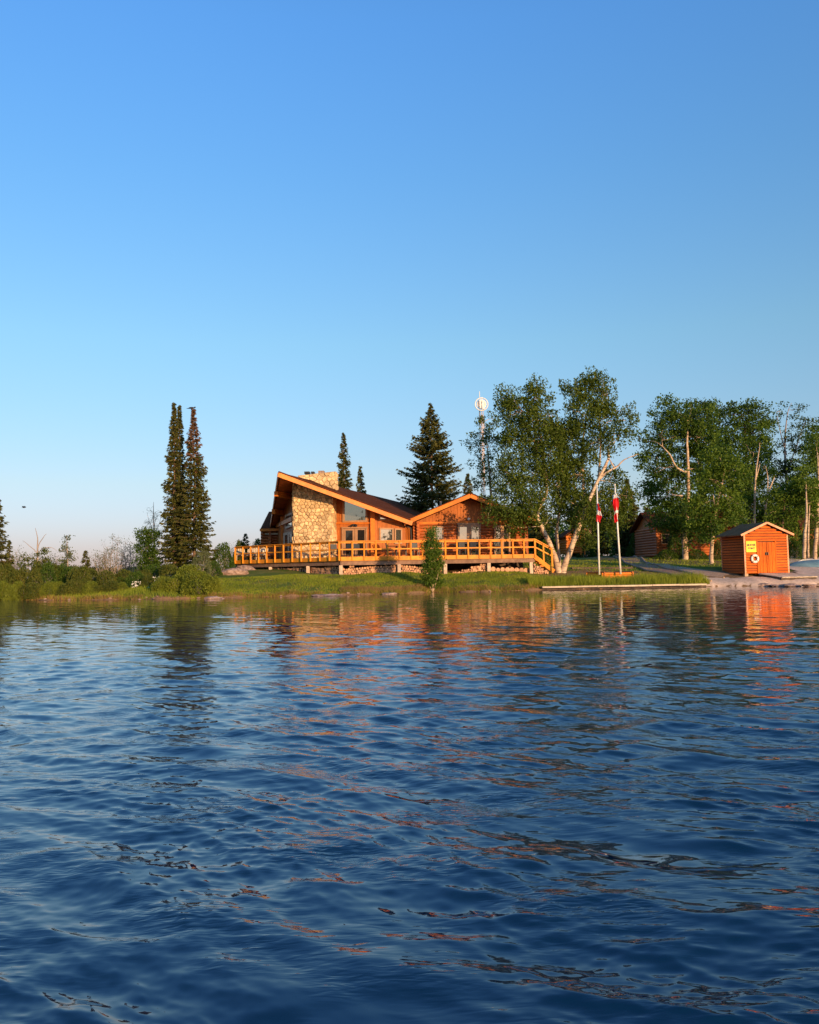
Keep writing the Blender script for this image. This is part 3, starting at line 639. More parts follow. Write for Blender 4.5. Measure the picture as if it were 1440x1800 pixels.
# ---------------------------------------------------------------- the deck
DL = at(415.5, 984, 60.2); DC = at(598.5, 980, 52.0); DR = at(940.4, 976, 54.3)
for q in (DL, DC, DR): q.z = ZF
deck = empty('deck', V(DC.x, DC.y+1, 1.2), 'long raised orange stained deck with open railing and stairs, in front of the lodge', 'deck')
mb = MB(); bl = V(DL.x+1.6, DL.y+5.5, ZF)
mb.prism([DL, DC, DR, V(DR.x,58.2,ZF), V(-9,62,ZF), bl], V(0,0,-.05)); mb.build('deck_floor', M['deck'], deck)
def yl(a, b, z0, z1, th, off, name, mat, lab=None):
    d = (b-a).normalized(); n = V(d.y,-d.x,0); mb = MB()
    p = V(a.x,a.y,(z0+z1)/2)+n*off; q = V(b.x,b.y,(z0+z1)/2)+n*off
    mb.bar(p, q, th, z1-z0); o_ = mb.build(name, M[mat], deck)
    if lab: o_['label'] = lab
    return o_
ext = (DR-DC).normalized()*.03
yl(DL, DC, ZF-.235, ZF+.02, .05, .03, 'rim_board', 'deck'); yl(DC+ext, DR, ZF-.235, ZF+.02, .05, .03, 'rim_board', 'deck')
yl(DL, DC, ZF-.50, ZF-.245, .14, -.14, 'support_beam', 'beam'); yl(DC, DR, ZF-.50, ZF-.245, .14, -.12, 'support_beam', 'beam')
def rail_run(a, b, n, z0=ZF, z1=None, H=1.0, first=True):
    z1 = z0 if z1 is None else z1; d = (b-a).normalized(); nn = V(d.y,-d.x,0)*.075
    for i in range(0 if first else 1, n+1):
        p = lerp(a, b, i/n)+nn; z = lerp(z0, z1, i/n); mb = MB()
        big = i in (0, n); s_ = .055 if big else .045
        mb.box(p.x-s_, p.x+s_, p.y-s_, p.y+s_, z-.2, z+H-.04); mb.build('post', M['deck'], deck)
    for h, hh, ww in ((H-.02, .05, .15), (H*.47, .075, .04)):
        mb = MB(); p = V(a.x,a.y,z0+h)+nn; q = V(b.x,b.y,z1+h)+nn; mb.bar(p, q, ww, hh); mb.build('rail', M['deck'], deck)
    mb = MB(); p = V(a.x,a.y,z0+H-.10)+nn*.55; q = V(b.x,b.y,z1+H-.10)+nn*.55; mb.bar(p, q, .035, .10); mb.build('rail', M['deck'], deck)
rail_run(DL, DC, 12, first=True); rail_run(DC, DR, 17, first=False)
rail_run(DR, V(DR.x,57.0,ZF), 3, first=False) if False else None
# stairs to the right
SE = at(970.5, 995, 54.5); SE = V(SE.x, SE.y, gz(SE.x, SE.y)); SD = V(SE.x, SE.y, ZF-.62)
rail_run(DR, SD, 2, ZF, ZF-.60, H=1.0, first=False)
nst = 5
for i in range(nst):
    t0 = (i+.5)/nst; c_ = lerp(DR, SE, t0); z = ZF-(i+1)*(ZF-SE.z)/(nst+1)
    mb = MB(); mb.box(c_.x-.14, c_.x+.14, 54.35, 55.7, z-.04, z); mb.build('tread', M['deck'], deck)
for yy in (54.3, 55.72):
    mb = MB(); mb.bar(V(DR.x,yy,ZF-.15), V(SE.x+.1,yy,SE.z+.12), .05, .26); mb.build('stringer', M['deck'], deck)
# concrete piers
for px, ref in ((475.8,(DL,DC)),(541.7,(DL,DC)),(599.5,(DC,DR)),(702,(DC,DR)),(783,(DC,DR)),(859.6,(DC,DR)),(934,(DC,DR))):
    a, b = ref; d = (b-a).normalized(); n = V(d.y,-d.x,0); p = on_plane(px, 995, a-n*.12, n); g = gz(p.x, p.y)
    mb = MB(); mb.box(p.x-.105, p.x+.105, p.y-.105, p.y+.105, g-.15, ZF-.503); mb.build('pier', M['conc'], deck)

# ---------------------------------------------------------------- firewood under the deck
def stack_wood(pxs, ref, r0, r1, hf, label, back=.30, seed=1, parts=False):
    rnd = random.Random(seed); a, b = ref; d = (b-a).normalized(); n = V(d.y,-d.x,0)
    A = on_plane(pxs[0], 995, a-n*back, n); B = on_plane(pxs[1], 995, a-n*back, n); L = (B-A).length
    root = empty('firewood_stack', V((A.x+B.x)/2, (A.y+B.y)/2, gz((A.x+B.x)/2, A.y)), label, 'firewood', 'firewood stacked under the deck')
    x = 0.0; r = (r0+r1)/2; row = 0; z = r*.9; cnt = 0
    while z < .8:
        x = r*(1 if row % 2 == 0 else 2)
        while x < L-r*.5:
            rr_ = rnd.uniform(r0, r1); p = A+(B-A).normalized()*x; g = gz(p.x, p.y)
            if z+rr_*.3 < hf(x/L) and g+z+rr_ < ZF-.52:
                c_ = V(p.x, p.y, g+z+rnd.uniform(-.02,.02))+n*rnd.uniform(-.05,.07)
                mb = MB(); mb.capm = 1; mb.cur = 0; mb.tube([c_-n*.4, c_], rr_*.97, 9); mb.build('log', [M['wood_bark'], M['wood_end']], root); cnt += 1
            x += r*2.02
        z += r*1.78; row += 1
    return cnt
L_, R_ = (DL,DC), (DC,DR)
stack_wood((478.5,539), L_, .055, .085, lambda t: .42, 'stacked firewood under the deck between its two leftmost concrete piers', seed=1)
stack_wood((544.5,597), L_, .055, .09, lambda t: .55, 'stacked firewood under the deck below the stone chimney', seed=2)
stack_wood((602,700), R_, .065, .10, lambda t: .62, 'widest firewood stack, reddish log ends under the deck below the french doors', seed=3)
stack_wood((704.5,781), R_, .07, .09, lambda t: .42, 'low greyish firewood stack partly behind the young tree', seed=4)
stack_wood((795,857), R_, .055, .08, lambda t: .10+.42*t, 'bright firewood heap sloping up to the right under the deck', seed=5)
stack_wood((863,931), R_, .13, .18, lambda t: .45, 'big round log ends under the deck just left of the last pier', seed=6)
stack_wood((938,966), R_, .06, .08, lambda t: .62-.4*t, 'reddish firewood heap below the deck stairs', seed=7, back=-.05)

# ---------------------------------------------------------------- deck furniture
def adirondack(mat):
    t = empty('deck_chair', (0,0,0)); w_ = .30
    mb = MB(); mb.prism([V(-w_,-.30,.38), V(w_,-.30,.38), V(w_,.28,.27), V(-w_,.28,.27)], V(0,0,-.03)); mb.build('seat', M[mat], t)
    for i in range(5):
        x = (i-2)*.115; h = .62-.05*abs(i-2); mb = MB(); mb.bar(V(x,.24,.26), V(x*1.12,.50,.30+h), .10, .022, V(0,1,0)); mb.build('back_slat', M[mat], t)
    for s in (-1, 1):
        mb = MB(); mb.box(s*.34-.06, s*.34+.06, -.38, .38, .55, .575); mb.build('armrest', M[mat], t)
        mb = MB(); mb.box(s*.34-.02, s*.34+.02, -.34, -.25, 0, .55); mb.build('leg', M[mat], t)
        mb = MB(); mb.bar(V(s*.34,-.30,.33), V(s*.34,.55,.05), .03, .12); mb.build('leg', M[mat], t)
    return t
def dining_chair(mat):
    t = empty('patio_chair', (0,0,0))
    mb = MB(); mb.box(-.22,.22,-.22,.22,.43,.46); mb.build('seat', M[mat], t)
    mb = MB(); mb.prism([V(-.21,.20,.55), V(.21,.20,.55), V(.20,.27,.92), V(-.20,.27,.92)], V(0,.02,0)); mb.build('backrest', M[mat], t)
    for sx in (-1,1):
        for sy in (-1,1):
            mb = MB(); mb.bar(V(sx*.19,sy*.19,0), V(sx*.19,sy*.19,.43 if sy < 0 else .56), .035, .035); mb.build('leg', M[mat], t)
    return t
def place(o, x, y, z, rz, label, cat, group):
    o.location = (x, y, z); o.rotation_euler = (0,0,rz); return tag(o, label, cat, group)
ch0 = adirondack('paleplank')
for i, (px, Y, rz, lb) in enumerate(((424,60.5,.3,'leftmost cream slatted deck chair behind the left railing'),(438,60.0,-.2,'second cream slatted deck chair from the left railing corner'),(450,59.6,.1,'middle cream slatted deck chair behind the left railing'),(461,59.2,-.1,'cream slatted deck chair under the white ball lamp'))):
    o_ = ch0 if i == 0 else copy_tree(ch0); p = at(px, 975, Y); place(o_, p.x, Y, ZF, rz, lb, 'deck chair', 'cream deck chairs at the left end')
ch1 = adirondack('log')
for i, (px, Y, rz, lb) in enumerate(((478,60.4,.1,'red brown slatted deck chair in front of the log wing corner'),(669,55.8,2.5,'red brown slatted deck chair right of the french doors'))):
    o_ = ch1 if i == 0 else copy_tree(ch1); p = at(px, 975, Y); place(o_, p.x, Y, ZF, rz, lb, 'deck chair', 'red brown deck chairs')
ch2 = dining_chair('dark')
lbs = ['dark patio chair beside the chimney, left of the french doors','dark patio chair directly in front of the french doors','dark patio chair right of the french doors','dark patio chair at the left of the round table','dark patio chair at the right of the round table','dark patio chair behind the young tree','dark patio chair in front of the left patio door panel','dark patio chair in front of the right patio door panel','dark patio chair at the right window of the log annex']
for i, (px, Y, rz) in enumerate(((589,55.5,.4),(612,55.4,-.3),(630,55.5,.5),(686,55.4,1.4),(709,55.6,-1.4),(731,55.6,.3),(813,56,.1),(832,56,-.1),(876,56,.2))):
    o_ = ch2 if i == 0 else copy_tree(ch2); p = at(px, 975, Y); place(o_, p.x, Y, ZF, rz, lbs[i], 'chair', 'dark patio chairs on the deck')
p = at(697, 975, 55.2); tb = empty('patio_table', V(p.x, 55.4, ZF), 'round dark patio table on the deck below the paired windows', 'table')
mb = MB(); mb.tube([V(p.x,55.4,ZF+.70), V(p.x,55.4,ZF+.73)], .55, 20); mb.build('tabletop', M['darkwood'], tb)
mb = MB(); mb.tube([V(p.x,55.4,ZF+.03), V(p.x,55.4,ZF+.70)], .04, 8); mb.build('pedestal', M['dark'], tb)
mb = MB(); mb.tube([V(p.x,55.4,ZF), V(p.x,55.4,ZF+.03)], .28, 14); mb.build('foot', M['dark'], tb)
for px, lb in ((814,'black barbecue grill in front of the left patio door panel'),(833,'black barbecue grill in front of the right patio door panel')):
    p = at(px, 975, 56.7); g = empty('barbecue_grill', V(p.x, 56.7, ZF), lb, 'grill', 'black grills on the deck')
    mb = MB(); mb.tube([V(p.x-.33,56.7,ZF+.86), V(p.x+.33,56.7,ZF+.86)], .17, 12); mb.build('lid', M['dark'], g)
    mb = MB(); mb.box(p.x-.62,p.x+.5,56.5,56.9,ZF+.76,ZF+.80); mb.build('side_shelf', M['dark'], g)
    for s in (-.3, .3):
        mb = MB(); mb.box(p.x+s-.02,p.x+s+.02,56.55,56.6,ZF,ZF+.76); mb.build('leg', M['dark'], g)
p = at(462, 968, 58.4); lm = empty('ball_lamp', V(p.x, p.y, ZF), 'white ball lamp on a short post behind the left railing', 'lamp')
mb = MB(); mb.sphere(V(p.x,p.y,p.z), .15, 14, 10); mb.build('globe', M['white'], lm, smooth=True)
mb = MB(); mb.tube([V(p.x,p.y,ZF), V(p.x,p.y,p.z-.12)], .03, 8); mb.build('pole', M['dark'], lm)

# ---------------------------------------------------------------- boat shed ("muster point")
aS = RAD(10); SXv = V(math.cos(aS), math.sin(aS), 0); SYv = V(-math.sin(aS), math.cos(aS), 0)
S0 = at(1310, 1010, 51.0); S0.z = .60; SW, SDp, SH = 2.92, 2.5, 2.50
shed = empty('boat_shed', V(S0.x, S0.y, S0.z), 'small orange wooden boat shed with double door, yellow sign and life ring', 'shed')
SP = lambda x, y, z: S0+SXv*x+SYv*y+V(0,0,z)
RZ = .62
mb = MB(); mb.prism([SP(.03,.03,.12), SP(SW-.03,.03,.12), SP(SW-.03,.03,SH), SP(SW/2,.03,SH+RZ), SP(.03,.03,SH)], SYv*(SDp-.06)); body = mb.build('wall', M['darkwood'], shed)
nrow = 15; bh = (SH-.1)/nrow
def clap(a, b, z, face, nrm):      # one lapped board
    mb = MB(); a0, b0 = a, b
    mb.prism([a0+V(0,0,z+.012)+nrm*.062, a0+V(0,0,z+bh*.84)+nrm*.034, a0+V(0,0,z+bh*.86)-nrm*.02, a0+V(0,0,z+.03)-nrm*.02], b0-a0); mb.build('siding_board', M['shed'], body)
DX0, DX1, DZ = .86, 2.02, 1.98
for j in range(nrow):
    z = .1+j*bh
    if z+bh*.6 < DZ:
        clap(SP(.06,0,0), SP(DX0-.05,0,0), z, 0, -SYv); clap(SP(DX1+.05,0,0), SP(SW-.06,0,0), z, 0, -SYv)
    else: clap(SP(.06,0,0), SP(SW-.06,0,0), z, 0, -SYv)
    clap(SP(0,SDp-.06,0), SP(0,.06,0), z, 0, -SXv); clap(SP(SW,.06,0), SP(SW,SDp-.06,0), z, 0, SXv)
j = 0; z = SH
while z < SH+RZ-.1:
    f = 1-(z+bh-SH)/RZ; xw = max(.12, f*SW/2); clap(SP(SW/2-xw,0,0), SP(SW/2+xw,0,0), z, 0, -SYv); z += bh
for x in (.03, SW-.03):
    for y in (-.012, SDp+.012):
        mb = MB(); mb.obox(SP(x, y, SH/2+.02), SXv*.05, SYv*.035, V(0,0,SH/2-.04)); mb.build('corner_trim', M['trim'], shed)
oh = .30; od = .22
pk0 = SP(SW/2,-od,SH+RZ+.08); e0 = SP(-oh,-od,SH+.08-oh*RZ/(SW/2)); e1 = SP(SW+oh,-od,SH+.08-oh*RZ/(SW/2)); run = SYv*(SDp+2*od)
for a, b in ((e0, pk0-SXv*.003), (pk0+SXv*.003, e1)):
    mb = MB(); mb.prism([a, b, b+V(0,0,-.07), a+V(0,0,-.07)], run); rf = mb.build('roof', M['shingle2'], shed)
    mb = MB(); mb.bar(a-SYv*.02+V(0,0,-.045), b-SYv*.02+V(0,0,-.045), .03, .12); mb.build('rake_board', M['trim'], rf)
for k, (xa, xb) in enumerate(((DX0, (DX0+DX1)/2-.01), ((DX0+DX1)/2+.01, DX1))):
    mb = MB(); mb.obox(SP((xa+xb)/2,-.03,DZ/2+.06), SXv*((xb-xa)/2), SYv*.02, V(0,0,DZ/2-.06)); dr = mb.build('door', M['sheddoor'], shed)
    for i in range(5):
        x0 = xa+(xb-xa)*(i+.06)/5; x1 = xa+(xb-xa)*(i+.94)/5; mb = MB(); mb.obox(SP((x0+x1)/2,-.062-(.012 if i % 2 else 0),DZ/2+.06), SXv*((x1-x0)/2), SYv*.014, V(0,0,DZ/2-.07)); mb.build('door_board', M['sheddoor'], dr)
    mb = MB(); mb.obox(SP((DX0+DX1)/2+(-.07 if k == 0 else .07),-.11,1.28), SXv*.025, SYv*.03, V(0,0,.09)); mb.build('handle', M['dark'], dr)
for x in (DX0-.03, DX1+.03):
    mb = MB(); mb.obox(SP(x,-.05,DZ/2+.06), SXv*.028, SYv*.04, V(0,0,DZ/2)); mb.build('door_trim', M['shed'], shed)
mb = MB(); mb.obox(SP((DX0+DX1)/2,-.05,DZ+.06+.03), SXv*((DX1-DX0)/2+.06), SYv*.045, V(0,0,.03)); mb.build('door_trim', M['shed'], shed)
for x in (.15, SW/2, SW-.15):
    for y in (.15, SDp-.15):
        p = SP(x,y,0); g = gz(p.x,p.y); mb = MB(); mb.box(p.x-.1,p.x+.1,p.y-.1,p.y+.1,g-.2,S0.z+.125); mb.build('footing', M['conc'], shed)
# sign
sg = SP(.435,-.075,1.72)
sign = empty('muster_point_sign', sg, 'square yellow sign reading MUSTER POINT on the shed beside the door', 'sign')
mb = MB(); mb.obox(sg, SXv*.335, SYv*.012, V(0,0,.335)); pn_ = mb.build('panel', M['yellow'], sign)
def text(body_, size, pos, parent, mat, name='lettering'):
    cu = bpy.data.curves.new(name, 'FONT'); cu.body = body_; cu.size = size; cu.align_x = 'CENTER'; cu.align_y = 'CENTER'; cu.extrude = .003; cu.offset = .006; cu.resolution_u = 3
    to = bpy.data.objects.new(name, cu); dg = bpy.context.evaluated_depsgraph_get(); COL.objects.link(to); dg.update()
    me = bpy.data.meshes.new_from_object(to.evaluated_get(dg)); COL.objects.unlink(to); bpy.data.objects.remove(to)
    o_ = bpy.data.objects.new(name, me); COL.objects.link(o_); me.materials.clear(); me.materials.append(mat); o_.parent = parent
    o_.rotation_euler = (RAD(90), 0, aS); o_.location = Vector(pos)-origin(parent); return o_
text('MUSTER', .155, sg-SYv*.016+V(0,0,.09), sign, M['black']); text('POINT', .155, sg-SYv*.016+V(0,0,-.11), sign, M['black'])
# life ring
lr = SP(.62,-.13,.99)
ring = empty('life_ring', lr, 'cream life ring hanging on the shed wall below the yellow sign', 'life ring')
mb = MB(); R1, r1 = .20, .075; nU, nV = 28, 10; vs = []; fs = []
for i in range(nU):
    a = 2*math.pi*i/nU
    for k in range(nV):
        b = 2*math.pi*k/nV; c_ = R1+r1*math.cos(b); vs.append(lr+SXv*(c_*math.cos(a))+V(0,0,c_*math.sin(a))+SYv*(r1*.8*math.sin(b)))
        fs.append((i*nV+k, ((i+1)%nU)*nV+k, ((i+1)%nU)*nV+(k+1)%nV, i*nV+(k+1)%nV))
mb.add(vs, fs); mb.build('ring', M['white'], ring, smooth=True)
for a0 in (45, 135, 225, 315):
    mb = MB(); pts = [lr+SXv*(R1*math.cos(RAD(a0+da)))+V(0,0,R1*math.sin(RAD(a0+da))) for da in (-6,0,6)]; mb.tube(pts, r1+.006, 12); mb.build('band', M['red'] if False else M['trim'], ring)
# boarded ramp in front of the shed door
def plankway(name, quad, n, th, mat, label, cat, beam=True):
    a, b, c, d = quad      # a-b near edge (left to right), d-c far edge
    r = empty(name, (a+b+c+d)/4, label, cat)
    for i in range(n):
        p, q = lerp(a, b, (i+.03)/n), lerp(a, b, (i+.97)/n); p2, q2 = lerp(d, c, (i+.03)/n), lerp(d, c, (i+.97)/n)
        dz = V(0,0,random.uniform(-.006,.006)); mb = MB(); mb.prism([p+dz, q+dz, q2+dz, p2+dz], V(0,0,-th)); mb.build('plank', M[mat], r)
    if beam:
        for t_ in (.06, .94):
            mb = MB(); mb.bar(lerp(a,d,t_)+V(0,0,-th-.07), lerp(b,c,t_)+V(0,0,-th-.07), .09, .13); mb.build('joist', M['darkwood'], r)
    return r
q0 = SP(1.3,-1.75,-.12); q1 = SP(3.6,-1.75,-.12); q2 = SP(3.1,-.12,.10); q3 = SP(.80,-.12,.10)
plankway('wooden_ramp', (q0,q1,q2,q3), 12, .045, 'paleplank', 'weathered plank ramp leading up to the shed door', 'ramp')

# ---------------------------------------------------------------- flagpoles in their log box
B0 = ground_hit(1061.5, 1018); aB = RAD(8)
bx = V(math.cos(aB), math.sin(aB), 0); by = V(-math.sin(aB)-.35, math.cos(aB), 0).normalized()
bw, bd = 1.78, 1.5; gb = B0.z
box = empty('log_planter', B0, 'low square box of orange logs filled with earth, holding two flagpoles', 'planter')
for j in range(3):
    z = gb+.07+j*.125
    for (a, b) in ((V(0,0,0), bx*bw), (by*bd, by*bd+bx*bw)):
        mb = MB(); mb.tube([B0*1+a-bx*.12+V(0,0,z-gb), B0+b+bx*.12+V(0,0,z-gb)], .066, 9); mb.build('log', M['fascia'], box)
    for (a, b) in ((V(0,0,0), by*bd), (bx*bw, bx*bw+by*bd)):
        mb = MB(); mb.tube([B0+a-by*.12+V(0,0,z-gb+.06), B0+b+by*.12+V(0,0,z-gb+.06)], .062, 9); mb.build('log', M['log'], box)  # side logs coloured darker to imitate shade on those faces
mb = MB(); mb.prism([B0+bx*.07+by*.07, B0+bx*(bw-.07)+by*.07, B0+bx*(bw-.07)+by*(bd-.07), B0+bx*.07+by*(bd-.07)], V(0,0,.30)); mb.build('soil', M['dirt'], box)
def flagpole(xt, yt, xb, yb, Y, label):
    T = at(xt, yt, Y); Bt = at(xb, yb, Y); Bt.z = gb+.28; r = empty('flagpole', Bt, label, 'flagpole', 'white flagpoles in the log box')
    mb = MB(); mb.tube([Bt, lerp(Bt,T,.5), T], [.062,.050,.032], 12); mb.build('pole', M['white'], r, smooth=True)
    mb = MB(); mb.sphere(T+V(0,0,.04), .055); mb.build('finial', M['white'], r)
    mb = MB(); mb.bar(Bt+V(.07,-.03,.9), Bt+V(.07,-.03,1.05), .03, .03); mb.build('cleat', M['dark'], r)
    return Bt, T
def limp_flag(Bt, T, y_top, y_bot, bands, label, wmax, seed, lean):
    """a flag hanging limp: a folded sheet gathered against the pole; bands are cloth pieces from top to bottom"""
    rnd = random.Random(seed); Y = Bt.y; zt0, zb0 = at(1060, y_top, Y).z, at(1060, y_bot, Y).z
    root = empty('flag', V(lerp(Bt,T,(zt0-Bt.z)/(T.z-Bt.z)).x, Y, zb0), label, 'flag')
    ax = lambda z: lerp(Bt, T, (z-Bt.z)/(T.z-Bt.z)); n = 22; ph = rnd.uniform(0,6)
    for (f0, f1, mat) in bands:
        mb = MB(); rows_ = max(3, int((f1-f0)*22)); vs = []; fs = []
        for j in range(rows_+1):
            f = lerp(f0, f1, j/rows_); z = lerp(zt0, zb0, f); c_ = ax(z)
            wd = wmax*(.42+.58*math.sin(min(1, f*1.25+.08)*math.pi*.72))*(1+.16*math.sin(f*13+ph))
            for i in range(n+1):
                s = i/n; x = lean*wd*(s-.30)+.05*math.sin(s*5+f*5); fold = .085*math.sin(s*17+f*4.0+ph)*(.5+s*.6)
                zz = z-.10*s*s+.03*math.sin(s*9+ph)*(0 if j in (0, rows_) and 0 < f < 1 else 1)*0
                vs.append(V(c_.x+x, c_.y-.06+fold, zz))
        for j in range(rows_):
            for i in range(n):
                a = j*(n+1)+i; fs.append((a, a+1, a+n+2, a+n+1))
        mb.add(vs, fs); o_ = mb.build('cloth_band', M[mat], root, smooth=True)
        sm = o_.modifiers.new('thickness', 'SOLIDIFY'); sm.thickness = .012
    return root
P1 = flagpole(1049.5, 855, 1053.5, 1006, 50.4, 'left white flagpole, with a red and white flag hanging limp')
P2 = flagpole(1081, 853, 1091, 1004, 50.8, 'right white flagpole, with a mostly red flag hanging limp')
limp_flag(*P1, 885, 917, [(0,.34,'red'),(.34,.62,'wclo'),(.62,1,'red')], 'limp red and white flag with a red maple leaf band on the left pole', .21, 2, 1)
limp_flag(*P2, 868, 917, [(0,.16,'wclo'),(.16,.60,'red'),(.60,.70,'wclo'),(.70,1,'red')], 'limp red ensign on the right flagpole', .31, 5, -1)

# ---------------------------------------------------------------- shoreline timbers, slab, paths
def shore_beam(pxa, pxb, z, w_, h_, n, name, mat, label, cat, back=0):
    A = on_plane(pxa[0], pxa[1], V(0,0,z), V(0,0,1)); B = on_plane(pxb[0], pxb[1], V(0,0,z), V(0,0,1)); A.y += back; B.y += back
    r = empty(name, (A+B)/2, label, cat)
    for i in range(n):
        mb = MB(); dz = V(0,random.uniform(-.03,.03),random.uniform(-.012,.012)); mb.bar(lerp(A,B,(i+.004)/n)+dz, lerp(A,B,(i+.996)/n)+dz, w_, h_); mb.build('plank', M[mat], r)
    return A, B
shore_beam((953,1032.5), (1242,1027.2), .15, .22, .09, 6, 'shore_boardwalk', 'paleplank', 'long pale timber edging along the water in front of the tall grass', 'timber edge')
shore_beam((948,1036), (1240,1030.5), .03, .26, .16, 7, 'shore_crib', 'darkwood', 'dark timber strip under the pale timber edging', 'log', back=.02)  # dark strip laid in the gap below the pale timbers
def rock(name, c_, s, label, seed, mat='rock', cat='rock', flat=.6, group=None, n=(14,9)):
    rnd = np.random.RandomState(seed); mb = MB(); mb.sphere((0,0,0), 1, *n); vs = np.array(mb.v)
    k = rnd.normal(0, 1, (7,3))*1.7; f = sum(np.sin(vs@k[i]*1.3+i)*.12 for i in range(7))+sum(np.abs(np.sin(vs@k[i]*3.1+i))*.07-.045 for i in range(7)); vs = vs*(1+f)[:,None]
    vs = vs*np.array([s[0], s[1], s[2]]); mb.v = [tuple(v+np.array(c_)) for v in vs]
    o_ = mb.build(name, M[mat], None, loc=Vector(c_)); return tag(o_, label, cat, group)
g = ground_hit(405, 1012); rock('granite_outcrop', (g.x-.1, g.y+1.2, g.z-.25), (1.5,1.2,.55), 'broad pink granite outcrop at the left end of the deck', 2, n=(26,16))
g = ground_hit(426, 1004); rock('granite_outcrop', (g.x, g.y+1.4, g.z-.2), (1.1,1.0,.45), 'flatter pink granite hump right under the deck corner', 9, n=(22,14))
g = on_plane(210, 1051, V(0,0,.05), V(0,0,1)); rock('shore_rock', (g.x, g.y, .02), (.62,.35,.22), 'pale rock at the waterline below the spit shrubs', 3)
g = on_plane(372, 1051, V(0,0,.05), V(0,0,1)); rock('shore_rock', (g.x, g.y-.05, .0), (.55,.3,.12), 'flat grey rock at the waterline right of the round bushes', 4)
g = on_plane(572, 1046, V(0,0,.05), V(0,0,1)); rock('shore_rock', (g.x, g.y, .0), (.72,.25,.10), 'long pale flat rock at the lawn edge', 5)
g = on_plane(684, 1043, V(0,0,.05), V(0,0,1)); rock('shore_rock', (g.x, g.y, .0), (.45,.25,.09), 'small flat rock in the brown grass at the waterline', 6)
g = ground_hit(1103, 957); 
for i, (px, lbl) in enumerate(((1345,'rock at the slab edge in front of the shed ramp'),(1372,'reddish rock at the slab edge, second from the right'),(1395,'sunlit orange rock at the slab edge'),(1425,'rightmost rock at the slab edge'))):
    g = on_plane(px, 1029.5, V(0,0,.05), V(0,0,1)); rock('shore_rock', (g.x, g.y+.05, .05), (.46,.26,.10), lbl, 20+i, group='rocks along the slab edge')
# small stones along the waterline, joined
mb = MB(); rnd = random.Random(12)
for i in range(70):
    x = rnd.uniform(-20, 27); y = float(np.interp(x, SX, SY))+rnd.uniform(-.12,.28); s_ = rnd.uniform(.03,.09)
    mb.sphere((x, y, gz(x, y)+s_*.2), s_, 6, 4, (1.3,.9,.6))
o_ = mb.build('shore_pebbles', M['rock']); tag(o_, kind='stuff')
# concrete landing at the right
def drape(name, outline, mat, off, step=.35, th=.10, label=None):
    """ground-following surface inside a polygon (world xy)"""
    P = np.array([(q.x, q.y) for q in outline]); x0, y0 = P.min(0); x1, y1 = P.max(0)
    xs = np.arange(x0, x1+step, step); ys = np.arange(y0, y1+step, step); A, B = np.meshgrid(xs, ys)
    def inside(x, y):
        c_ = False; n = len(P)
        for i in range(n):
            xa, ya = P[i]; xb, yb = P[(i+1)%n]
            if (ya > y) != (yb > y) and x < (xb-xa)*(y-ya)/(yb-ya)+xa: c_ = not c_
        return c_
    mb = MB(); ids = {}
    def vid(i, j):
        if (i,j) not in ids: ids[(i,j)] = len(mb.v); mb.v.append((xs[i], ys[j], gz(xs[i], ys[j])+off))
        return ids[(i,j)]
    for j in range(len(ys)-1):
        for i in range(len(xs)-1):
            if inside(xs[i]+step/2, ys[j]+step/2): mb.f.append((vid(i,j),vid(i+1,j),vid(i+1,j+1),vid(i,j+1))); mb.mi.append(0)
    o_ = mb.build(name, M[mat], smooth=True); return tag(o_, kind='structure')
def strip(name, pxs, widths, mat, off, edge=None):
    C_ = [ground_hit(*q) for q in pxs]; mb = MB(); n = 12; L_, R_2 = [], []; pts = []
    for i in range(len(C_)-1):
        for k in range(n): pts.append((lerp(C_[i],C_[i+1],k/n), lerp(widths[i],widths[i+1],k/n)))
    pts.append((C_[-1], widths[-1])); vs = []
    for i, (p, w_) in enumerate(pts):
        d = (pts[min(i+1,len(pts)-1)][0]-pts[max(i-1,0)][0]); d.z = 0; d.normalize(); s = V(d.y,-d.x,0)
        for k in range(7):
            q = p+s*w_*(k/6-.5); vs.append(V(q.x,q.y,gz(q.x,q.y)+off))
    fs = [(i*7+k,(i+1)*7+k,(i+1)*7+k+1,i*7+k+1) for i in range(len(pts)-1) for k in range(6)]
    mb.add(vs, fs); o_ = mb.build(name, M[mat], smooth=True); tag(o_, kind='structure')
    if edge:
        for side, lb in ((0,'near'),(6,'far')):
            e = MB(); e.tube([V(*mb.v[i*7+side])+V(0,0,.03) for i in range(len(pts))], .075, 6); eo = e.build('path_edging', M[edge], o_)
    return C_
strip('path', [(1068,969),(1095,979),(1125,992),(1160,1004),(1205,1013),(1262,1021)], [1.6,1.6,1.6,1.5,1.5,1.4], 'dirt', .035, 'gravel')
strip('path', [(1130,990),(1180,998),(1225,1006),(1270,1014)], [1.2,1.3,1.5,1.4], 'gravel', .03)
pl = [ground_hit(x, y) for x, y in ((1215,1014),(1262,1008),(1330,1011),(1330,1003))]
pad = [on_plane(x, y, V(0,0,.2), V(0,0,1)) for x, y in ((1236,1027.5),(1330,1026.5),(1440,1025),(1520,1023))]
outline = pad+[V(36,70,0), V(30,72,0), V(25.6,66,0), V(24.8,56.5,0), V(24.2,52.6,0), V(21.5,50.6,0), V(19.6,50.6,0), V(17.3,52.4,0)]
drape('landing_pad', outline, 'conc', .045)
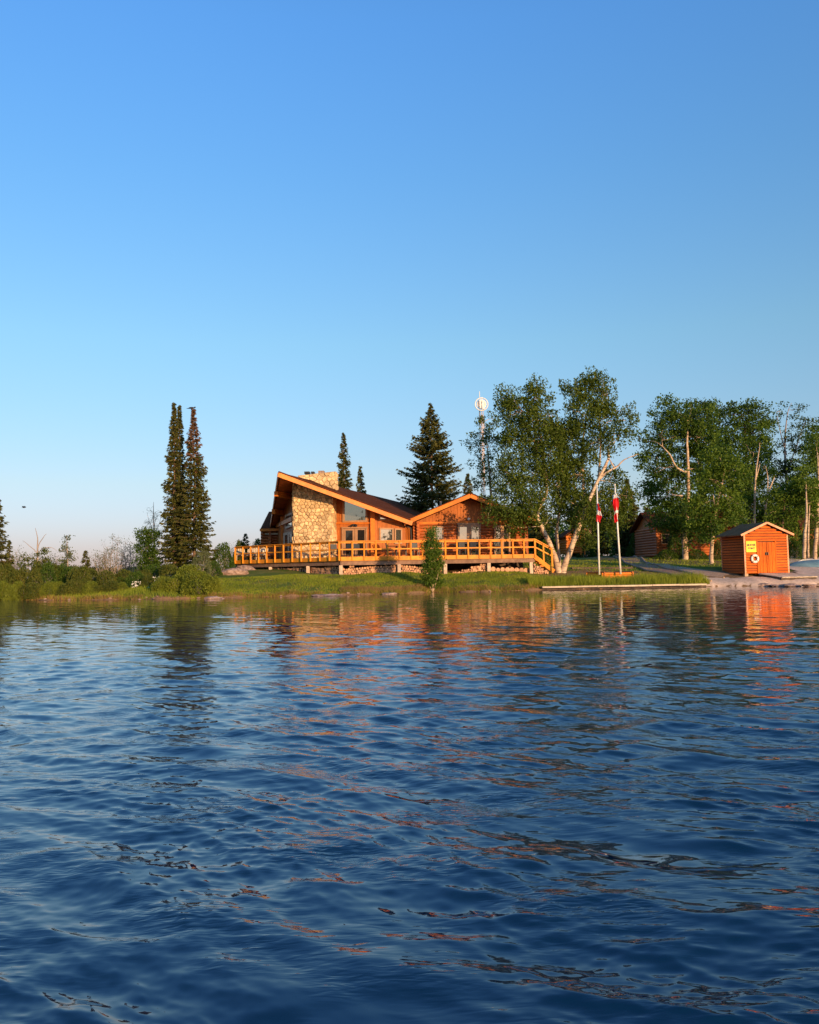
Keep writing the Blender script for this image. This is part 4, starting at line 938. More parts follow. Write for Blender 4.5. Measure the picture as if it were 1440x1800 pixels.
# upturned boat at the right frame edge
p = at(1452, 997, 55.5); bt_ = V(p.x, 55.5, gz(p.x, 55.5)); boat = empty('upturned_boat', bt_, 'pale blue upturned boat lying on the landing at the right edge', 'boat')
mb = MB(); nL, nW = 16, 8; vs = []; fs = []
for i in range(nL+1):
    s = i/nL*2-1; wv = .85*(1-abs(s)**2.6)**.7+.02; hv = .46*(1-abs(s)**3)**.6+.03
    for k in range(nW+1):
        a = math.pi*k/nW; vs.append(bt_+V(s*2.6, wv*math.cos(a), .03+hv*math.sin(a)))
for i in range(nL):
    for k in range(nW): a = i*(nW+1)+k; fs.append((a,a+1,a+nW+2,a+nW+1))
mb.add(vs, fs); mb.build('hull', M['blue'], boat, smooth=True)
mb = MB(); mb.tube([bt_+V(-2.5,0,.14), bt_+V(-1.5,0,.5), bt_+V(1.5,0,.5), bt_+V(2.5,0,.14)], .03, 6); mb.build('keel', M['white'], boat)
# plank pile right of the shed
a_ = ground_hit(1388, 972, 56); r = empty('plank_pile', a_, 'two pale planks leaning low behind the shed', 'plank pile')
for k in range(2):
    mb = MB(); mb.bar(V(a_.x-.3,a_.y,a_.z+.35-.28*k), V(a_.x+1.3,a_.y+.3,a_.z+.10-.22*k+.05), .2, .05); mb.build('plank', M['conc'], r)
# low timber steps near the big birch
A = ground_hit(1005, 1000); B = ground_hit(1112, 999)
mb = MB(); mb.bar(V(A.x,A.y,A.z+.02), V(B.x,B.y,B.z+.02), .16, .16); o_ = mb.build('edging_log', M['darkwood']); tag(o_, 'dark squared log edging the bare earth behind the flagpoles', 'log')

# ---------------------------------------------------------------- cabins behind the trees
def cabin(name, x0, x1, y0, y1, zb, wallh, ridge_h, label, mat='cabin', roofmat='shingle', rows_=9, axis='x', over=.5, depth_side=True):
    r = empty(name, V((x0+x1)/2,(y0+y1)/2,zb), label, 'cabin')
    mb = MB(); mb.box(x0,x1,y0,y1,zb,zb+wallh); wl = mb.build('wall', M[mat], r); rh = wallh/rows_
    for j in range(rows_):
        z = zb+rh*(j+.5)
        mb = MB(); mb.tube([V(x0-.15,y0-.02,z), V(x1+.15,y0-.02,z)], rh*.5, 8); mb.build('log', M[mat], wl)
        mb = MB(); mb.tube([V(x0-.02,y0-.15,z), V(x0-.02,y1,z)], rh*.5, 8); mb.build('log', M[mat], wl)
    ym = (y0+y1)/2; xm = (x0+x1)/2; zt0 = zb+wallh; zr = zt0+ridge_h
    if axis == 'x':
        for (ya, yb) in ((y0-over, ym), (y1+over, ym)):
            mb = MB(); q = [V(x0-over,ya,zt0-.1), V(x1+over,ya,zt0-.1), V(x1+over,yb,zr), V(x0-over,yb,zr)]; mb.prism(q, V(0,0,-.12)); mb.build('roof', M[roofmat], r)
        mb = MB(); mb.prism([V(x0,y0,zt0-.05), V(x0,ym,zr-.16), V(x0,y1,zt0-.05)], V(.15,0,0)); mb.build('gable', M['board'], r)
    else:
        for (xa, xb) in ((x0-over, xm), (x1+over, xm)):
            mb = MB(); q = [V(xa,y0-over,zt0-.1), V(xb,y0-over,zr), V(xb,y1+over,zr), V(xa,y1+over,zt0-.1)]; mb.prism(q, V(0,0,-.12)); mb.build('roof', M[roofmat], r)
        mb = MB(); mb.prism([V(x0,y0-.03,zt0-.05), V(x1,y0-.03,zt0-.05), V(xm,y0-.03,zr-.16)], V(0,.15,0)); mb.build('gable', M['board'], r)
    return r, wl
c0 = at(1157, 975, 74); c1 = at(1290, 975, 74)
cb, cw = cabin('cabin', c0.x, c1.x, 74, 81, 2.05, 2.6, 1.5, 'long low orange log cabin behind the broadleaf trees', rows_=11)
for px in (1172, 1205, 1240):
    p = at(px, 955, 74); mb = MB(); mb.box(p.x-.5,p.x+.5,73.80,73.84,3.1,4.0); wf = mb.build('window', M['frame'], cw); mb = MB(); mb.box(p.x-.42,p.x+.42,73.77,73.795,3.18,3.92); mb.build('pane', M['glass_dark'], wf)
for px in (1175, 1200, 1225, 1255):
    p = at(px, 975, 74.2); mb = MB(); mb.box(p.x-.12,p.x+.12,74.1,74.35,1.4,2.05); mb.build('footing', M['conc'], cb)
c0 = at(998, 968, 84); c1 = at(1021, 968, 84)
cb, cw = cabin('cabin', c0.x, c1.x, 84, 88, 2.6, 1.75, .7, 'small orange cabin seen between the leaning birch trunks', rows_=7, axis='y', mat='fascia')
p = at(1385, 960, 86); cabin('cabin', p.x-1, p.x+6, 86, 92, 2.6, 2.4, 1.4, 'dim log cabin in the trees right of the boat shed', rows_=9)
# open timber frame with shelves beside the small cabin
p0 = at(1021, 967, 83); p1 = at(1028, 967, 83); fr = empty('timber_rack', V(p0.x, 83, 2.5), 'open orange timber rack with crossbars beside the small cabin', 'rack')
for x in (p0.x, p1.x):
    mb = MB(); mb.box(x-.05,x+.05,82.95,83.05,2.4,at(1021,931,83).z); mb.build('post', M['fascia'], fr)
for yy in (932, 938, 949, 958):
    z = at(1024, yy, 83).z; mb = MB(); mb.box(p0.x-.5 if yy == 932 else p0.x, p1.x+(.35 if yy == 932 else 0),82.92,82.98,z-.05,z+.05); mb.build('crossbar', M['fascia'], fr)

# ---------------------------------------------------------------- communications mast
p = at(846, 712, 92); mx = p.x; gt = gz(mx, 92); zt2 = at(846, 722, 92).z
mast = empty('lattice_mast', V(mx, 92, gt), 'tall slender lattice mast with round white dish behind the log annex', 'mast')
lg = [V(.24*math.cos(a), .24*math.sin(a), 0) for a in (RAD(-90), RAD(30), RAD(150))]
for q in lg:
    mb = MB(); mb.tube([V(mx,92,gt)+q, V(mx,92,zt2)+q], .032, 6); mb.build('leg', M['conc'], mast)
mb = MB(); z = gt; k = 0
while z < zt2-.6:
    for i in range(3): mb.tube([V(mx,92,z)+lg[i], V(mx,92,z+.5)+lg[(i+1)%3]], .03, 4); mb.tube([V(mx,92,z)+lg[i], V(mx,92,z)+lg[(i+1)%3]], .03, 4)
    z += .5
mb.build('lattice', M['conc'], mast)
dc = V(mx, 91.5, p.z); mb = MB(); R1 = .70; pts = [dc+V(R1*math.cos(a), 0, R1*math.sin(a)) for a in np.linspace(0, 2*math.pi, 33)]; mb.tube(pts, .055, 8, cap=False); dish = mb.build('dish_rim', M['white'], mast)
mb = MB(); vs = [dc+V(0,.35,0)]; fs = []
for j in range(1, 5):
    for i in range(24):
        a = 2*math.pi*i/24; rr2 = .52*j/4; vs.append(dc+V(rr2*math.cos(a), .35-.35*(j/4)**2, rr2*math.sin(a)))
for i in range(24): fs.append((0, 1+i, 1+(i+1)%24))
for j in range(3):
    for i in range(24): a = 1+j*24+i; b = 1+j*24+(i+1)%24; fs.append((a, a+24, b+24, b))
mb.add(vs, fs); dd_ = mb.build('dish', M['wclo'], mast, smooth=True); dd_.modifiers.new('thickness','SOLIDIFY').thickness = .02
mb = MB(); mb.box(mx-.22,mx-.08,91.2,91.4,p.z-.5,p.z+.45); mb.box(mx+.05,mx+.30,91.2,91.4,p.z-.6,p.z+.4); mb.build('antenna_panel', M['wclo'], mast)
mb = MB(); mb.tube([V(mx-.15,92,zt2-.5), V(mx-.15,92,at(844,688,92).z)], .035, 6); mb.build('whip_antenna', M['white'], mast)
mb = MB(); mb.tube([V(mx+.1,92,zt2), V(mx+.1,92,at(846,698,92).z)], .05, 6); mb.build('whip_antenna', M['white'], mast)

# ---------------------------------------------------------------- birds
def bird(c_, s, wing, label):
    r = empty('bird', c_, label, 'bird')
    mb = MB(); mb.sphere(c_, s*.5, 8, 6, (1.9,.62,.62)); mb.sphere(c_+V(s*1.0,0,s*.15), s*.25, 8, 6); mb.build('body', M['dark'], r, smooth=True)
    for k in (-1, 1):
        mb = MB()
        if wing: mb.add([c_+V(.3*s,k*.2*s,.1*s), c_+V(-.5*s,k*.2*s,.1*s), c_+V(-.5*s,k*1.3*s,.7*s), c_+V(-.1*s,k*2.2*s,.5*s), c_+V(.2*s,k*1.2*s,.75*s)], [(0,1,2,3,4)])
        else: mb.add([c_+V(.4*s,k*.3*s,.1*s), c_+V(-1.3*s,k*.2*s,-.2*s), c_+V(-.2*s,k*.42*s,-.2*s)], [(0,1,2)])
        w_ = mb.build('wing', M['dark'], r); w_.modifiers.new('t','SOLIDIFY').thickness = .02
    mb = MB(); mb.add([c_+V(-.8*s,.1*s,0), c_+V(-.8*s,-.1*s,0), c_+V(-1.6*s,-.25*s,-.15*s), c_+V(-1.6*s,.25*s,-.15*s)], [(0,1,2,3)]); mb.build('tail', M['dark'], r)
bird(at(42, 892, 60), .13, True, 'small dark bird flying above the left treeline')
bird(at(337, 717, 56.0), .22, False, 'dark bird perched on the tip of the right tall spruce')
# ---------------------------------------------------------------- vegetation
def leaves_np(C_, size, rs, flat=0.0, asp=.62):
    """rhombic leaf at every centre, random orientation"""
    n = len(C_); u = rs.normal(size=(n,3)); u[:,2] *= (1-flat); u /= np.linalg.norm(u, axis=1)[:,None]
    w_ = rs.normal(size=(n,3)); v = np.cross(u, w_); v /= np.linalg.norm(v, axis=1)[:,None]
    s = size*rs.uniform(.6,1.25,n)[:,None]
    a = C_-u*s*.5; b = C_+v*s*.5*asp; c = C_+u*s*.5; d = C_-v*s*.5*asp
    vs = np.stack([a,b,c,d], 1).reshape(-1,3); fs = np.arange(4*n).reshape(n,4); return vs, fs
def limb(mb, p, q, r0, r1, rs, sag=.0, n=5, sides=5):
    p = np.array(p); q = np.array(q); L = np.linalg.norm(q-p); pts = []; j = rs.normal(size=3)*L*.06; j2 = rs.normal(size=3)*L*.04
    for i in range(n+1):
        t_ = i/n; w_ = p+(q-p)*t_+j*math.sin(t_*math.pi)+j2*math.sin(2*t_*math.pi); w_[2] += sag*L*math.sin(t_*math.pi); pts.append(Vector(w_))
    mb.tube(pts, [r0+(r1-r0)*i/n for i in range(n+1)], sides); return pts
def broad_tree(name, label, cat, base, trunks, lobes, Y, seed, leaf='maple_leaf', lsize=.17, dens=1.0, bark='birch', droop=.0, group=None, depth=.8, clump=.42, twig=True, fill=.75):
    """trunks: list of [(px,py,dy,r)...]; lobes: (px,py,rx,ry[,dy,dens]) in photo units at distance Y"""
    rs = np.random.RandomState(seed); root = empty(name, base, label, cat, group)
    mpp = Y/FPX; skel = []
    tb = MB()
    for tr in trunks:
        pts = []; rad = []
        for (px, py, dy, r) in tr: pts.append(at(px, py, Y+dy)); rad.append(r)
        # smooth the polyline and roughen it slightly
        P, R_3 = [], []
        for i in range(len(pts)-1):
            for k in range(4):
                s = k/4; a = pts[max(i-1,0)]; b = pts[i]; c = pts[i+1]; d = pts[min(i+2,len(pts)-1)]
                q = .5*((2*b)+(c-a)*s+(2*a-5*b+4*c-d)*s*s+(3*b-a-3*c+d)*s**3)
                P.append(q+Vector(rs.normal(size=3))*rad[i]*.10); R_3.append(lerp(rad[i], rad[i+1], s)*rs.uniform(.96,1.05))
        P.append(pts[-1]); R_3.append(rad[-1]); tb.tube(P, R_3, 9)
        skel += [(np.array(p), r) for p, r in zip(P, R_3)]
    tb.build('trunk', M[bark], root, smooth=True)
    br = MB(); cen = []
    for lb in lobes:
        px, py, rx, ry = lb[:4]; dy = lb[4] if len(lb) > 4 else 0; dd = lb[5] if len(lb) > 5 else 1
        c_ = np.array(at(px, py, Y+dy)); ax = np.array([rx*mpp, max(rx,ry*.6)*mpp*depth, ry*mpp])
        area = math.pi*ax[0]*ax[2]; ncl = max(3, int(area/(clump**2)*2.1*dd*dens))
        tries = rs.normal(size=(ncl,3)); tries /= np.linalg.norm(tries,axis=1)[:,None]; tries *= (rs.uniform(.12,1,ncl)**.5)[:,None]
        cc = c_+tries*ax; cc[:,2] += rs.normal(0,.12,ncl)
        S = np.array([s[0] for s in skel]); 
        low = S[:,2] < c_[2]+ax[2]*.3
        Sl = S[low] if low.any() else S
        k = np.argmin(((Sl-c_)**2*np.array([1,1,.6])).sum(1)); st = Sl[k]
        main = limb(br, st, c_, max(.02,.010*ax[0]+.022), .012, rs, .06)
        for q in cc:
            if twig and rs.rand() < .25:
                m_ = main[rs.randint(2, len(main))]; limb(br, np.array(m_), q, .018, .006, rs, .05, 3, 4)
        cen.append((cc, dd))
    br.build('branches', M[bark if bark != 'birch' else 'birch'], root, smooth=True)
    pts = []
    for cc, dd in cen:
        for q in cc:
            n = int(rs.uniform(.6,1.5)*(clump/lsize)**2*8.0*fill); rad = clump*rs.uniform(.65,1.25)
            d = rs.normal(size=(n,3))*rad*.52*np.array([1,1,.62]); p = q+d
            if droop: 
                s = rs.randint(0, 7, n); ang = s*1.3+rs.rand()*6; off = rad*.75
                p[:,0] = q[0]+np.cos(ang)*off*rs.uniform(.7,1.0,n)+rs.normal(size=n)*.07; p[:,1] = q[1]+np.sin(ang)*off*rs.uniform(.7,1.,n)+rs.normal(size=n)*.07
                p[:,2] = q[2]+.2-rs.rand(n)**1.2*droop*(.6+.6*np.sin(s*2.1+ang)**2)+rs.normal(size=n)*.04
            pts.append(p)
    C_ = np.concatenate(pts); vs, fs = leaves_np(C_, lsize, rs)
    np_mesh('crown', vs, fs, M[leaf], root)
    return root
def spruce(name, label, x, y, z0, ztop, rbase, seed, lean=0, leaf='needle', top_leaf=None, prof=1.0, bare=.05, dens=1.0, group=None, lsz=1.0, cat='spruce'):
    rs = np.random.RandomState(seed); H = ztop-z0; root = empty(name, V(x,y,z0), label, cat, group)
    mb = MB(); P = [V(x+lean*t_*H+.04*math.sin(t_*9+seed), y, z0-.2+t_*(H+.2)) for t_ in np.linspace(0,1,10)]
    mb.tube(P, [max(.012, .011*H*(1-t_)**.9+.01) for t_ in np.linspace(0,1,10)], 8); mb.build('trunk', M['bark'], root, smooth=True)
    V_, F_, V2, F2 = [], [], [], []
    nb = int(H*44*dens); br = MB()
    for i in range(nb):
        t_ = bare+(1-bare)*(i+rs.rand())/nb; wh = .30*(1.15-t_); z = z0+round(t_*H/wh)*wh+rs.normal(0,.05); z = min(z, ztop-.03); t_ = min(.995, max(0, (z-z0)/H))
        Lm = rbase*((1-t_)**prof*min(1, (1-t_)*7+.12)+.01)*(1+.16*math.sin(t_*37+seed)+.10*math.sin(t_*83+seed*2)); L = Lm*rs.uniform(.6,1.08)+.05
        if t_ < .12: L *= .55+.45*t_/.12
        az = rs.uniform(0, 2*math.pi); dx, dy = math.cos(az), math.sin(az); drp = .42*(1-t_)+.12-.5*max(0,t_-.75)*2
        s = np.linspace(0,1,8); px = x+lean*t_*H+dx*L*s; py = y+dy*L*s; pz = z+L*(.10*s-drp*s**1.4*.9+.28*s**3.2)
        if i % 2 == 0: br.tube([V(px[k],py[k],pz[k]) for k in (0,3,5,7)], [.02,.014,.01,.004], 3, cap=False)
        nt_ = max(6, int(L/.055)); sv = rs.uniform(.12,1.0,nt_)**.8; bx_ = np.interp(sv,s,px); by_ = np.interp(sv,s,py); bz = np.interp(sv,s,pz)
        side = rs.choice([-1,1],nt_); ang = az+side*rs.uniform(.35,1.1,nt_); tl = (.13+.34*np.minimum(1,L)*(1.05-sv))*rs.uniform(.7,1.3,nt_)*lsz
        tx = np.cos(ang)*tl; ty = np.sin(ang)*tl; tz = -tl*rs.uniform(.05,.75,nt_)
        w_ = .042*lsz*rs.uniform(.7,1.3,nt_); wx = -np.sin(ang)*w_; wy = np.cos(ang)*w_; wz = rs.normal(size=nt_)*w_*.9
        a = np.stack([bx_-wx,by_-wy,bz-wz],1); b = np.stack([bx_+wx,by_+wy,bz+wz],1); c = np.stack([bx_+tx,by_+ty,bz+tz],1)
        tgt = (V2 if (top_leaf and rs.rand() < sstep(.55,.85,t_)) else V_); tgt.append(np.stack([a,b,c],1).reshape(-1,3))
    br.build('branches', M['bark'], root)
    for arr, mt_, nm in ((V_, leaf, 'crown'), (V2, top_leaf, 'crown_tip')):
        if arr: vv = np.concatenate(arr); np_mesh(nm, vv, np.arange(len(vv)).reshape(-1,3), M[mt_], root)
    return root
def spr(xpx, ytop, Y, rpx, seed, label, base_y=None, **k):
    tp = at(xpx, ytop, Y); x = tp.x-k.get('lean',0)*12; z0 = gz(x, Y); return spruce('spruce_tree', label, x, Y, z0, tp.z, rpx*Y/FPX, seed, **k)
spr(306, 709, 56.5, 27, 1, 'leftmost and densest of the tall narrow spruces on the spit', prof=.72, dens=1.7, lean=-.004)
spr(315.5, 713, 57.6, 20, 2, 'tall narrow spruce squeezed between its two tall neighbours', prof=.75, dens=1.4)
spr(340, 719, 56.0, 42, 3, 'tall narrow spruce with a rusty top, bird on its tip', prof=.86, top_leaf='needle_brown', dens=1.6, lean=-.010)
spr(604, 761, 82, 22, 4, 'narrow spruce rising behind the roof right of the chimney', prof=.6, lsz=1.3)
spr(633.5, 820, 84, 15, 5, 'small pointed spruce tip over the roof, right of the taller one', prof=.6, lsz=1.3)
spr(757, 709, 76, 92, 6, 'broad tall spruce behind the valley between the lodge roofs', prof=.82, dens=1.05, lsz=1.3)
spr(822, 833, 80, 34, 7, 'small dark spruce behind the ridge of the log annex', prof=.8, lsz=1.3)
spr(-9, 858, 50, 36, 8, 'spruce cut off by the left frame edge', prof=.75, lsz=1.1)
for i, (x, yt, Y, r, lb) in enumerate(((1012,858,96,30,'dark spruce deep behind the leaning birches'),(1046,880,98,34,'dark spruce behind the left flagpole'),(1102,842,84,34,'olive spruce behind the right flag'),(1137,892,100,22,'small dark spruce left of the long cabin'),(948,880,90,36,'dark spruce behind the end of the log annex'),(1152,902,95,16,'tiny spruce tip over the long cabin roof'))):
    spr(x, yt, Y, r, 20+i, lb, prof=.8, lsz=1.7, dens=.8)
spr(151, 968, 60, 16, 31, 'small young spruce on the spit right of the pale aspen', prof=.8)
spr(432, 938, 72, 16, 32, 'small spruce behind the left end of the deck railing', prof=.7)
spr(17, 950, 62, 12, 33, 'little spruce beside the left edge spruce', prof=.8)

# the leaning birches beside the deck stairs
YB = 54.8; bb = at(987, 1001, YB); bb.z = gz(bb.x, YB)
broad_tree('birch_tree', 'tall white birch leaning left, its crown hanging over the log annex roof', 'birch', V(bb.x-.2,YB,bb.z),
  [[(984,1009,0,.25),(979,990,0,.19),(968,960,0,.165),(952,925,0,.15),(944,908,0,.14),(947,893,0,.125),(959,873,0,.11),(961,856,0,.10),(956,825,.2,.11),(955,795,.3,.09),(949,760,.4,.07),(944,725,.4,.045),(942,690,.4,.02)],
   [(953,800,.2,.06),(940,778,.1,.05),(930,757,.0,.04),(918,735,0,.02)], [(958,850,.3,.05),(940,880,-.4,.04),(918,872,-.6,.03),(900,885,-.8,.015)]],
  [(918,722,46,38),(944,694,30,34),(905,775,34,40),(945,765,40,50),(968,800,30,60),(898,835,34,36),(935,835,40,40),(925,880,42,34,-.8),(890,897,38,18,-1.4),(862,893,14,28,-1.6,.7),(905,925,22,16,-1.2,.6),(985,762,24,28,.6,.9),(972,732,16,18,.3,.6),(925,905,30,22,-1,.8),(985,855,30,45,.6),(965,915,24,22,.8,.7),(885,700,18,26,0,.7)],
  YB, 41, 'birch_leaf', .15, .95, droop=.62, clump=.46)
broad_tree('birch_tree', 'tall white birch leaning right behind the left flagpole, crown forking at the top', 'birch', V(bb.x+.2,YB,bb.z),
  [[(988,1010,0,.25),(994,992,0,.20),(1006,960,0,.175),(1018,925,0,.155),(1030,893,0,.13),(1042,865,0,.11),(1052,843,0,.10),(1063,822,0,.10),(1070,803,.2,.08),(1068,785,.3,.05)],
   [(1054,842,0,.085),(1068,830,0,.07),(1085,820,-.1,.055),(1098,808,-.1,.035),(1122,798,-.2,.015)],[(1074,812,0,.05),(1080,822,0,.04),(1071,806,0,.03)],
   [(1024,905,.5,.10),(1026,850,.8,.09),(1024,800,.8,.07),(1030,740,.8,.05),(1045,680,.8,.02)],[(1052,843,.4,.07),(1056,780,.6,.06),(1054,730,.6,.04),(1070,700,.6,.02)]],
  [(1012,690,26,30),(1040,676,28,28),(1060,690,20,34,.3,.8),(1028,728,40,34),(1062,735,28,30,.2,.7),(1092,722,26,22,.3,.55),(1103,740,14,26,.3,.45),(1000,775,36,44,.8),(1045,778,38,38,.4,.8),(1078,770,22,28,.4,.5),(1010,835,34,44,.8),(1075,850,26,36,.8,.8),(1050,880,34,40,.7),(1012,890,34,34,.9),(1078,905,28,40,1.0,.9),(1040,935,40,30,1.2,.8),(1100,880,20,34,1.2,.7),(1098,757,18,24,.2,.6),(1020,915,15,22,-.8,.9),(1036,888,18,18,-.8,.9)],
  YB, 42, 'birch_leaf', .15, .95, droop=.62, clump=.46)
broad_tree('birch_tree', 'slim pale birch trunk standing between the two leaning birches', 'birch', V(bb.x-.05,YB+.9,bb.z),
  [[(984,1003,1,.13),(982,970,1,.11),(979,935,1,.10),(984,895,1,.09),(992,850,1,.07),(988,800,1,.05),(992,760,1,.02)]],
  [(985,880,22,26,1,.7),(992,820,26,34,1.1,.7),(990,765,24,30,1.1,.8)], YB, 43, 'birch_leaf', .15, .9, droop=.6, clump=.44)
b3 = at(862, 985, 66); b3.z = gz(b3.x, 66)
broad_tree('birch_tree', 'airy birch whose thin foliage hangs in front of the lattice mast', 'birch', V(b3.x,66,b3.z),
  [[(868,985,0,.15),(866,900,0,.12),(862,850,0,.09),(858,800,0,.06),(852,750,0,.03),(848,728,0,.015)]],
  [(846,735,13,10,0,.7),(866,735,12,20,0,.6),(842,765,20,18,0,.6),(828,783,14,12,0,.6),(862,785,22,28,0,.7),(842,812,20,18,0,.6),(866,835,22,26,0,.8),(838,840,12,16,0,.5),(880,865,18,18,0,.8),(860,870,12,12,0,.5)],
  66, 44, 'birch_leaf', .16, .80, droop=.5, clump=.44)

# broadleaf wood on the right
GRW = 'broadleaf trees on the right bank'
def bt2(label, Y, base, trunks, lobes, seed, leaf='maple_leaf', ls=.20, dens=.8, **k):
    b = at(base[0], base[1], Y); b.z = gz(b.x, Y)
    tr = [[(trunks[0][0][0], base[1]+6, trunks[0][0][2], trunks[0][0][3]*1.15)]+trunks[0]]+trunks[1:]
    return broad_tree('broadleaf_tree', label, 'tree', V(b.x,Y,b.z), tr, lobes, Y, seed, leaf, ls, dens, clump=.62, group=GRW, **k)
bt2('big full crowned tree with thick pale trunk left of the boat shed', 68, (1205,982),
  [[(1205,975,0,.24),(1204,945,0,.21),(1208,900,.6,.16),(1210,860,0,.14),(1209,800,-.6,.11),(1208,775,-.6,.09),(1210,740,0,.04)],[(1207,830,-.8,.10),(1190,822,-1.2,.08),(1178,800,-1.6,.06),(1165,785,-1.6,.03)],[(1200,872,-1,.06),(1180,870,-1.5,.04),(1160,878,-1.8,.02)]],
  [(1178,730,34,26),(1215,735,44,28),(1160,765,34,26),(1235,770,34,32),(1195,775,40,34,.6),(1150,800,26,24),(1180,830,36,34,.5),(1230,820,32,40,.5),(1165,865,34,32),(1200,890,44,34,.6),(1165,915,28,22),(1200,930,36,18,.4),(1128,775,14,14,0,.6),(1140,860,18,24,0,.55),(1175,712,22,12),(1209,915,22,26,-1.4),(1136,830,16,26,0,.6),(1222,950,20,12,-.6,.8)], 51, dens=.9)
bt2('lighter green tree with a slim pale trunk just left of the boat shed', 61, (1251,992),
  [[(1251,985,0,.15),(1252,955,0,.13),(1256,920,0,.11),(1262,880,-.3,.08),(1268,860,-.3,.05),(1275,820,0,.03)],[(1256,890,-.3,.05),(1254,870,-.5,.03)]],
  [(1262,800,30,30),(1285,830,28,34),(1250,845,30,34),(1235,880,26,28),(1280,880,34,34),(1258,915,38,26),(1235,925,20,20),(1298,905,16,24),(1250,940,20,12,0,.7),(1254,925,20,24,-1.0)], 52, 'light_leaf', .18, .85)
bt2('dark topped tree rising between the two tallest crowns on the right', 84, (1232,965),
  [[(1232,950,0,.28),(1232,850,0,.2),(1228,760,0,.08)]], [(1225,718,22,18),(1250,735,26,26),(1215,745,26,26),(1262,770,28,34),(1240,790,40,34),(1270,830,30,34)], 53, ls=.24, bark='bark', leaf='wood_leaf')
bt2('tallest rounded tree behind the boat shed', 78, (1318,965),
  [[(1320,955,0,.3),(1318,880,0,.24),(1312,800,0,.16),(1310,740,0,.06)]],
  [(1296,728,32,24),(1325,728,28,26),(1338,760,26,34),(1300,775,40,38),(1330,810,34,34),(1290,830,36,40),(1325,860,40,34),(1290,885,30,30),(1262,712,12,14,0,.7)], 54, ls=.22, dens=.95, bark='bark')
bt2('birch clump with forked white stems above the shed roof', 68, (1347,975),
  [[(1347,965,0,.11),(1346,918,0,.09),(1347,880,-.6,.08),(1350,866,-.8,.07),(1357,850,-.8,.05),(1362,838,-.8,.025)],[(1349,868,-.8,.05),(1350,840,-.8,.04),(1346,820,-.6,.02)],[(1327,965,0,.10),(1327,880,-.5,.08),(1328,845,-.8,.07),(1332,810,-.8,.05),(1336,785,-.8,.025)],[(1329,843,-.8,.05),(1336,815,-.8,.03)]],
  [(1340,780,20,30,.6,.6),(1345,830,26,30,.8,.6),(1312,840,22,34,.8,.7),(1310,890,26,28,.6),(1350,890,30,26,.6),(1372,905,22,26,.5),(1335,915,30,14,.4),(1318,800,18,26,.8,.6)], 55, 'light_leaf', .18, .8)
bt2('sparse aspen with thin open top near the right frame edge', 80, (1385,965),
  [[(1385,955,0,.2),(1384,860,0,.15),(1380,790,0,.09),(1384,730,0,.04),(1392,708,0,.015)],[(1383,800,0,.06),(1372,760,0,.04),(1365,725,0,.015)],[(1384,830,0,.07),(1402,780,0,.04),(1418,735,0,.02)]],
  [(1372,722,16,16,0,.4),(1395,722,14,14,0,.35),(1412,745,20,18,0,.55),(1378,770,18,18,0,.45),(1402,785,22,24,0,.6),(1370,825,24,26,0,.8),(1400,840,30,30,0,.9),(1375,870,26,26)], 56, 'wood_leaf', .2, .75, bark='grey_twig')
bt2('leafy tree cut by the right frame edge', 72, (1438,962),
  [[(1436,955,0,.22),(1438,870,-.6,.18),(1438,800,0,.1),(1436,750,0,.04)]],
  [(1432,765,24,26,0,.7),(1455,760,26,30),(1425,805,26,28),(1455,820,30,40),(1420,850,28,28),(1448,880,34,34),(1415,890,24,22)], 57, ls=.21, bark='bark')
bt2('bright green low tree between the shed and the pale trunks', 64, (1374,968),
  [[(1376,962,0,.1),(1376,920,0,.08),(1380,880,0,.04)]], [(1372,880,24,22),(1398,860,26,26),(1392,900,24,20),(1420,872,20,24),(1365,912,18,14),(1425,905,18,16,0,.8),(1388,930,18,14,.4,.8),(1352,935,14,12,.4,.7)], 58, 'light_leaf', .18, 1.0, bark='bark')
for i, (xb, yb, pts, lb) in enumerate(((1414,975,[(1414,970,0,.13),(1415,945,0,.12),(1418,900,0,.08),(1417,860,0,.04)],'slim cream trunked poplar, left of the right edge trunk'),(1421,973,[(1421,968,0,.08),(1421,930,0,.07),(1424,880,0,.03)],'thin poplar stem close behind the cream trunk'),(1435,978,[(1433,972,0,.15),(1435,940,0,.14),(1437,900,0,.12),(1439,860,0,.08),(1438,800,0,.03)],'straight cream trunk nearest the right frame edge'))):
    b = at(xb, yb, 62+i); b.z = gz(b.x, 62+i)
    broad_tree('poplar_tree', lb, 'poplar', V(b.x,62+i,b.z), [[(pts[0][0],pts[0][1]+12,0,pts[0][3])]+pts], [(pts[-1][0],pts[-1][1]-2,24,26,.6,.8),(pts[-1][0]+6,pts[-1][1]+25,18,18,.8,.7),(pts[-1][0]-8,pts[-1][1]-25,20,20,.8,.7)], 62+i, 60+i, 'light_leaf', .18, .7, clump=.5)
# unseen neighbours just past the frame keep the wood closed; deep wood behind as one mass
for i, (x, Y) in enumerate(((1500,74),(1560,70))):
    bt2(['broadleaf tree just past the right frame edge','farther broadleaf tree past the right frame edge'][i], Y, (x,965), [[(x,950,0,.25),(x,860,0,.18),(x,780,0,.06)]], [(x,760,36,34),(x-20,800,34,36),(x+22,815,34,40),(x,860,44,36)], 70+i, ls=.24, dens=.7)
rs = np.random.RandomState(5); pts = []
for i in range(520):
    x = rs.uniform(15, 110); y = rs.uniform(96, 150); h = rs.uniform(5,10.5)*(1 if x > 24 else .75); z0 = gz(x,y)
    if x/y < .27: h = min(h, 5.2)
    n = 120; d = rs.normal(size=(n,3))*np.array([1.5,1.5,h*.26]); pts.append(np.array([x,y,z0+h*.55])+d)
vs, fs = leaves_np(np.concatenate(pts), .5, rs); o_ = np_mesh('deep_wood', vs, fs, M['maple_leaf']); tag(o_, kind='stuff')

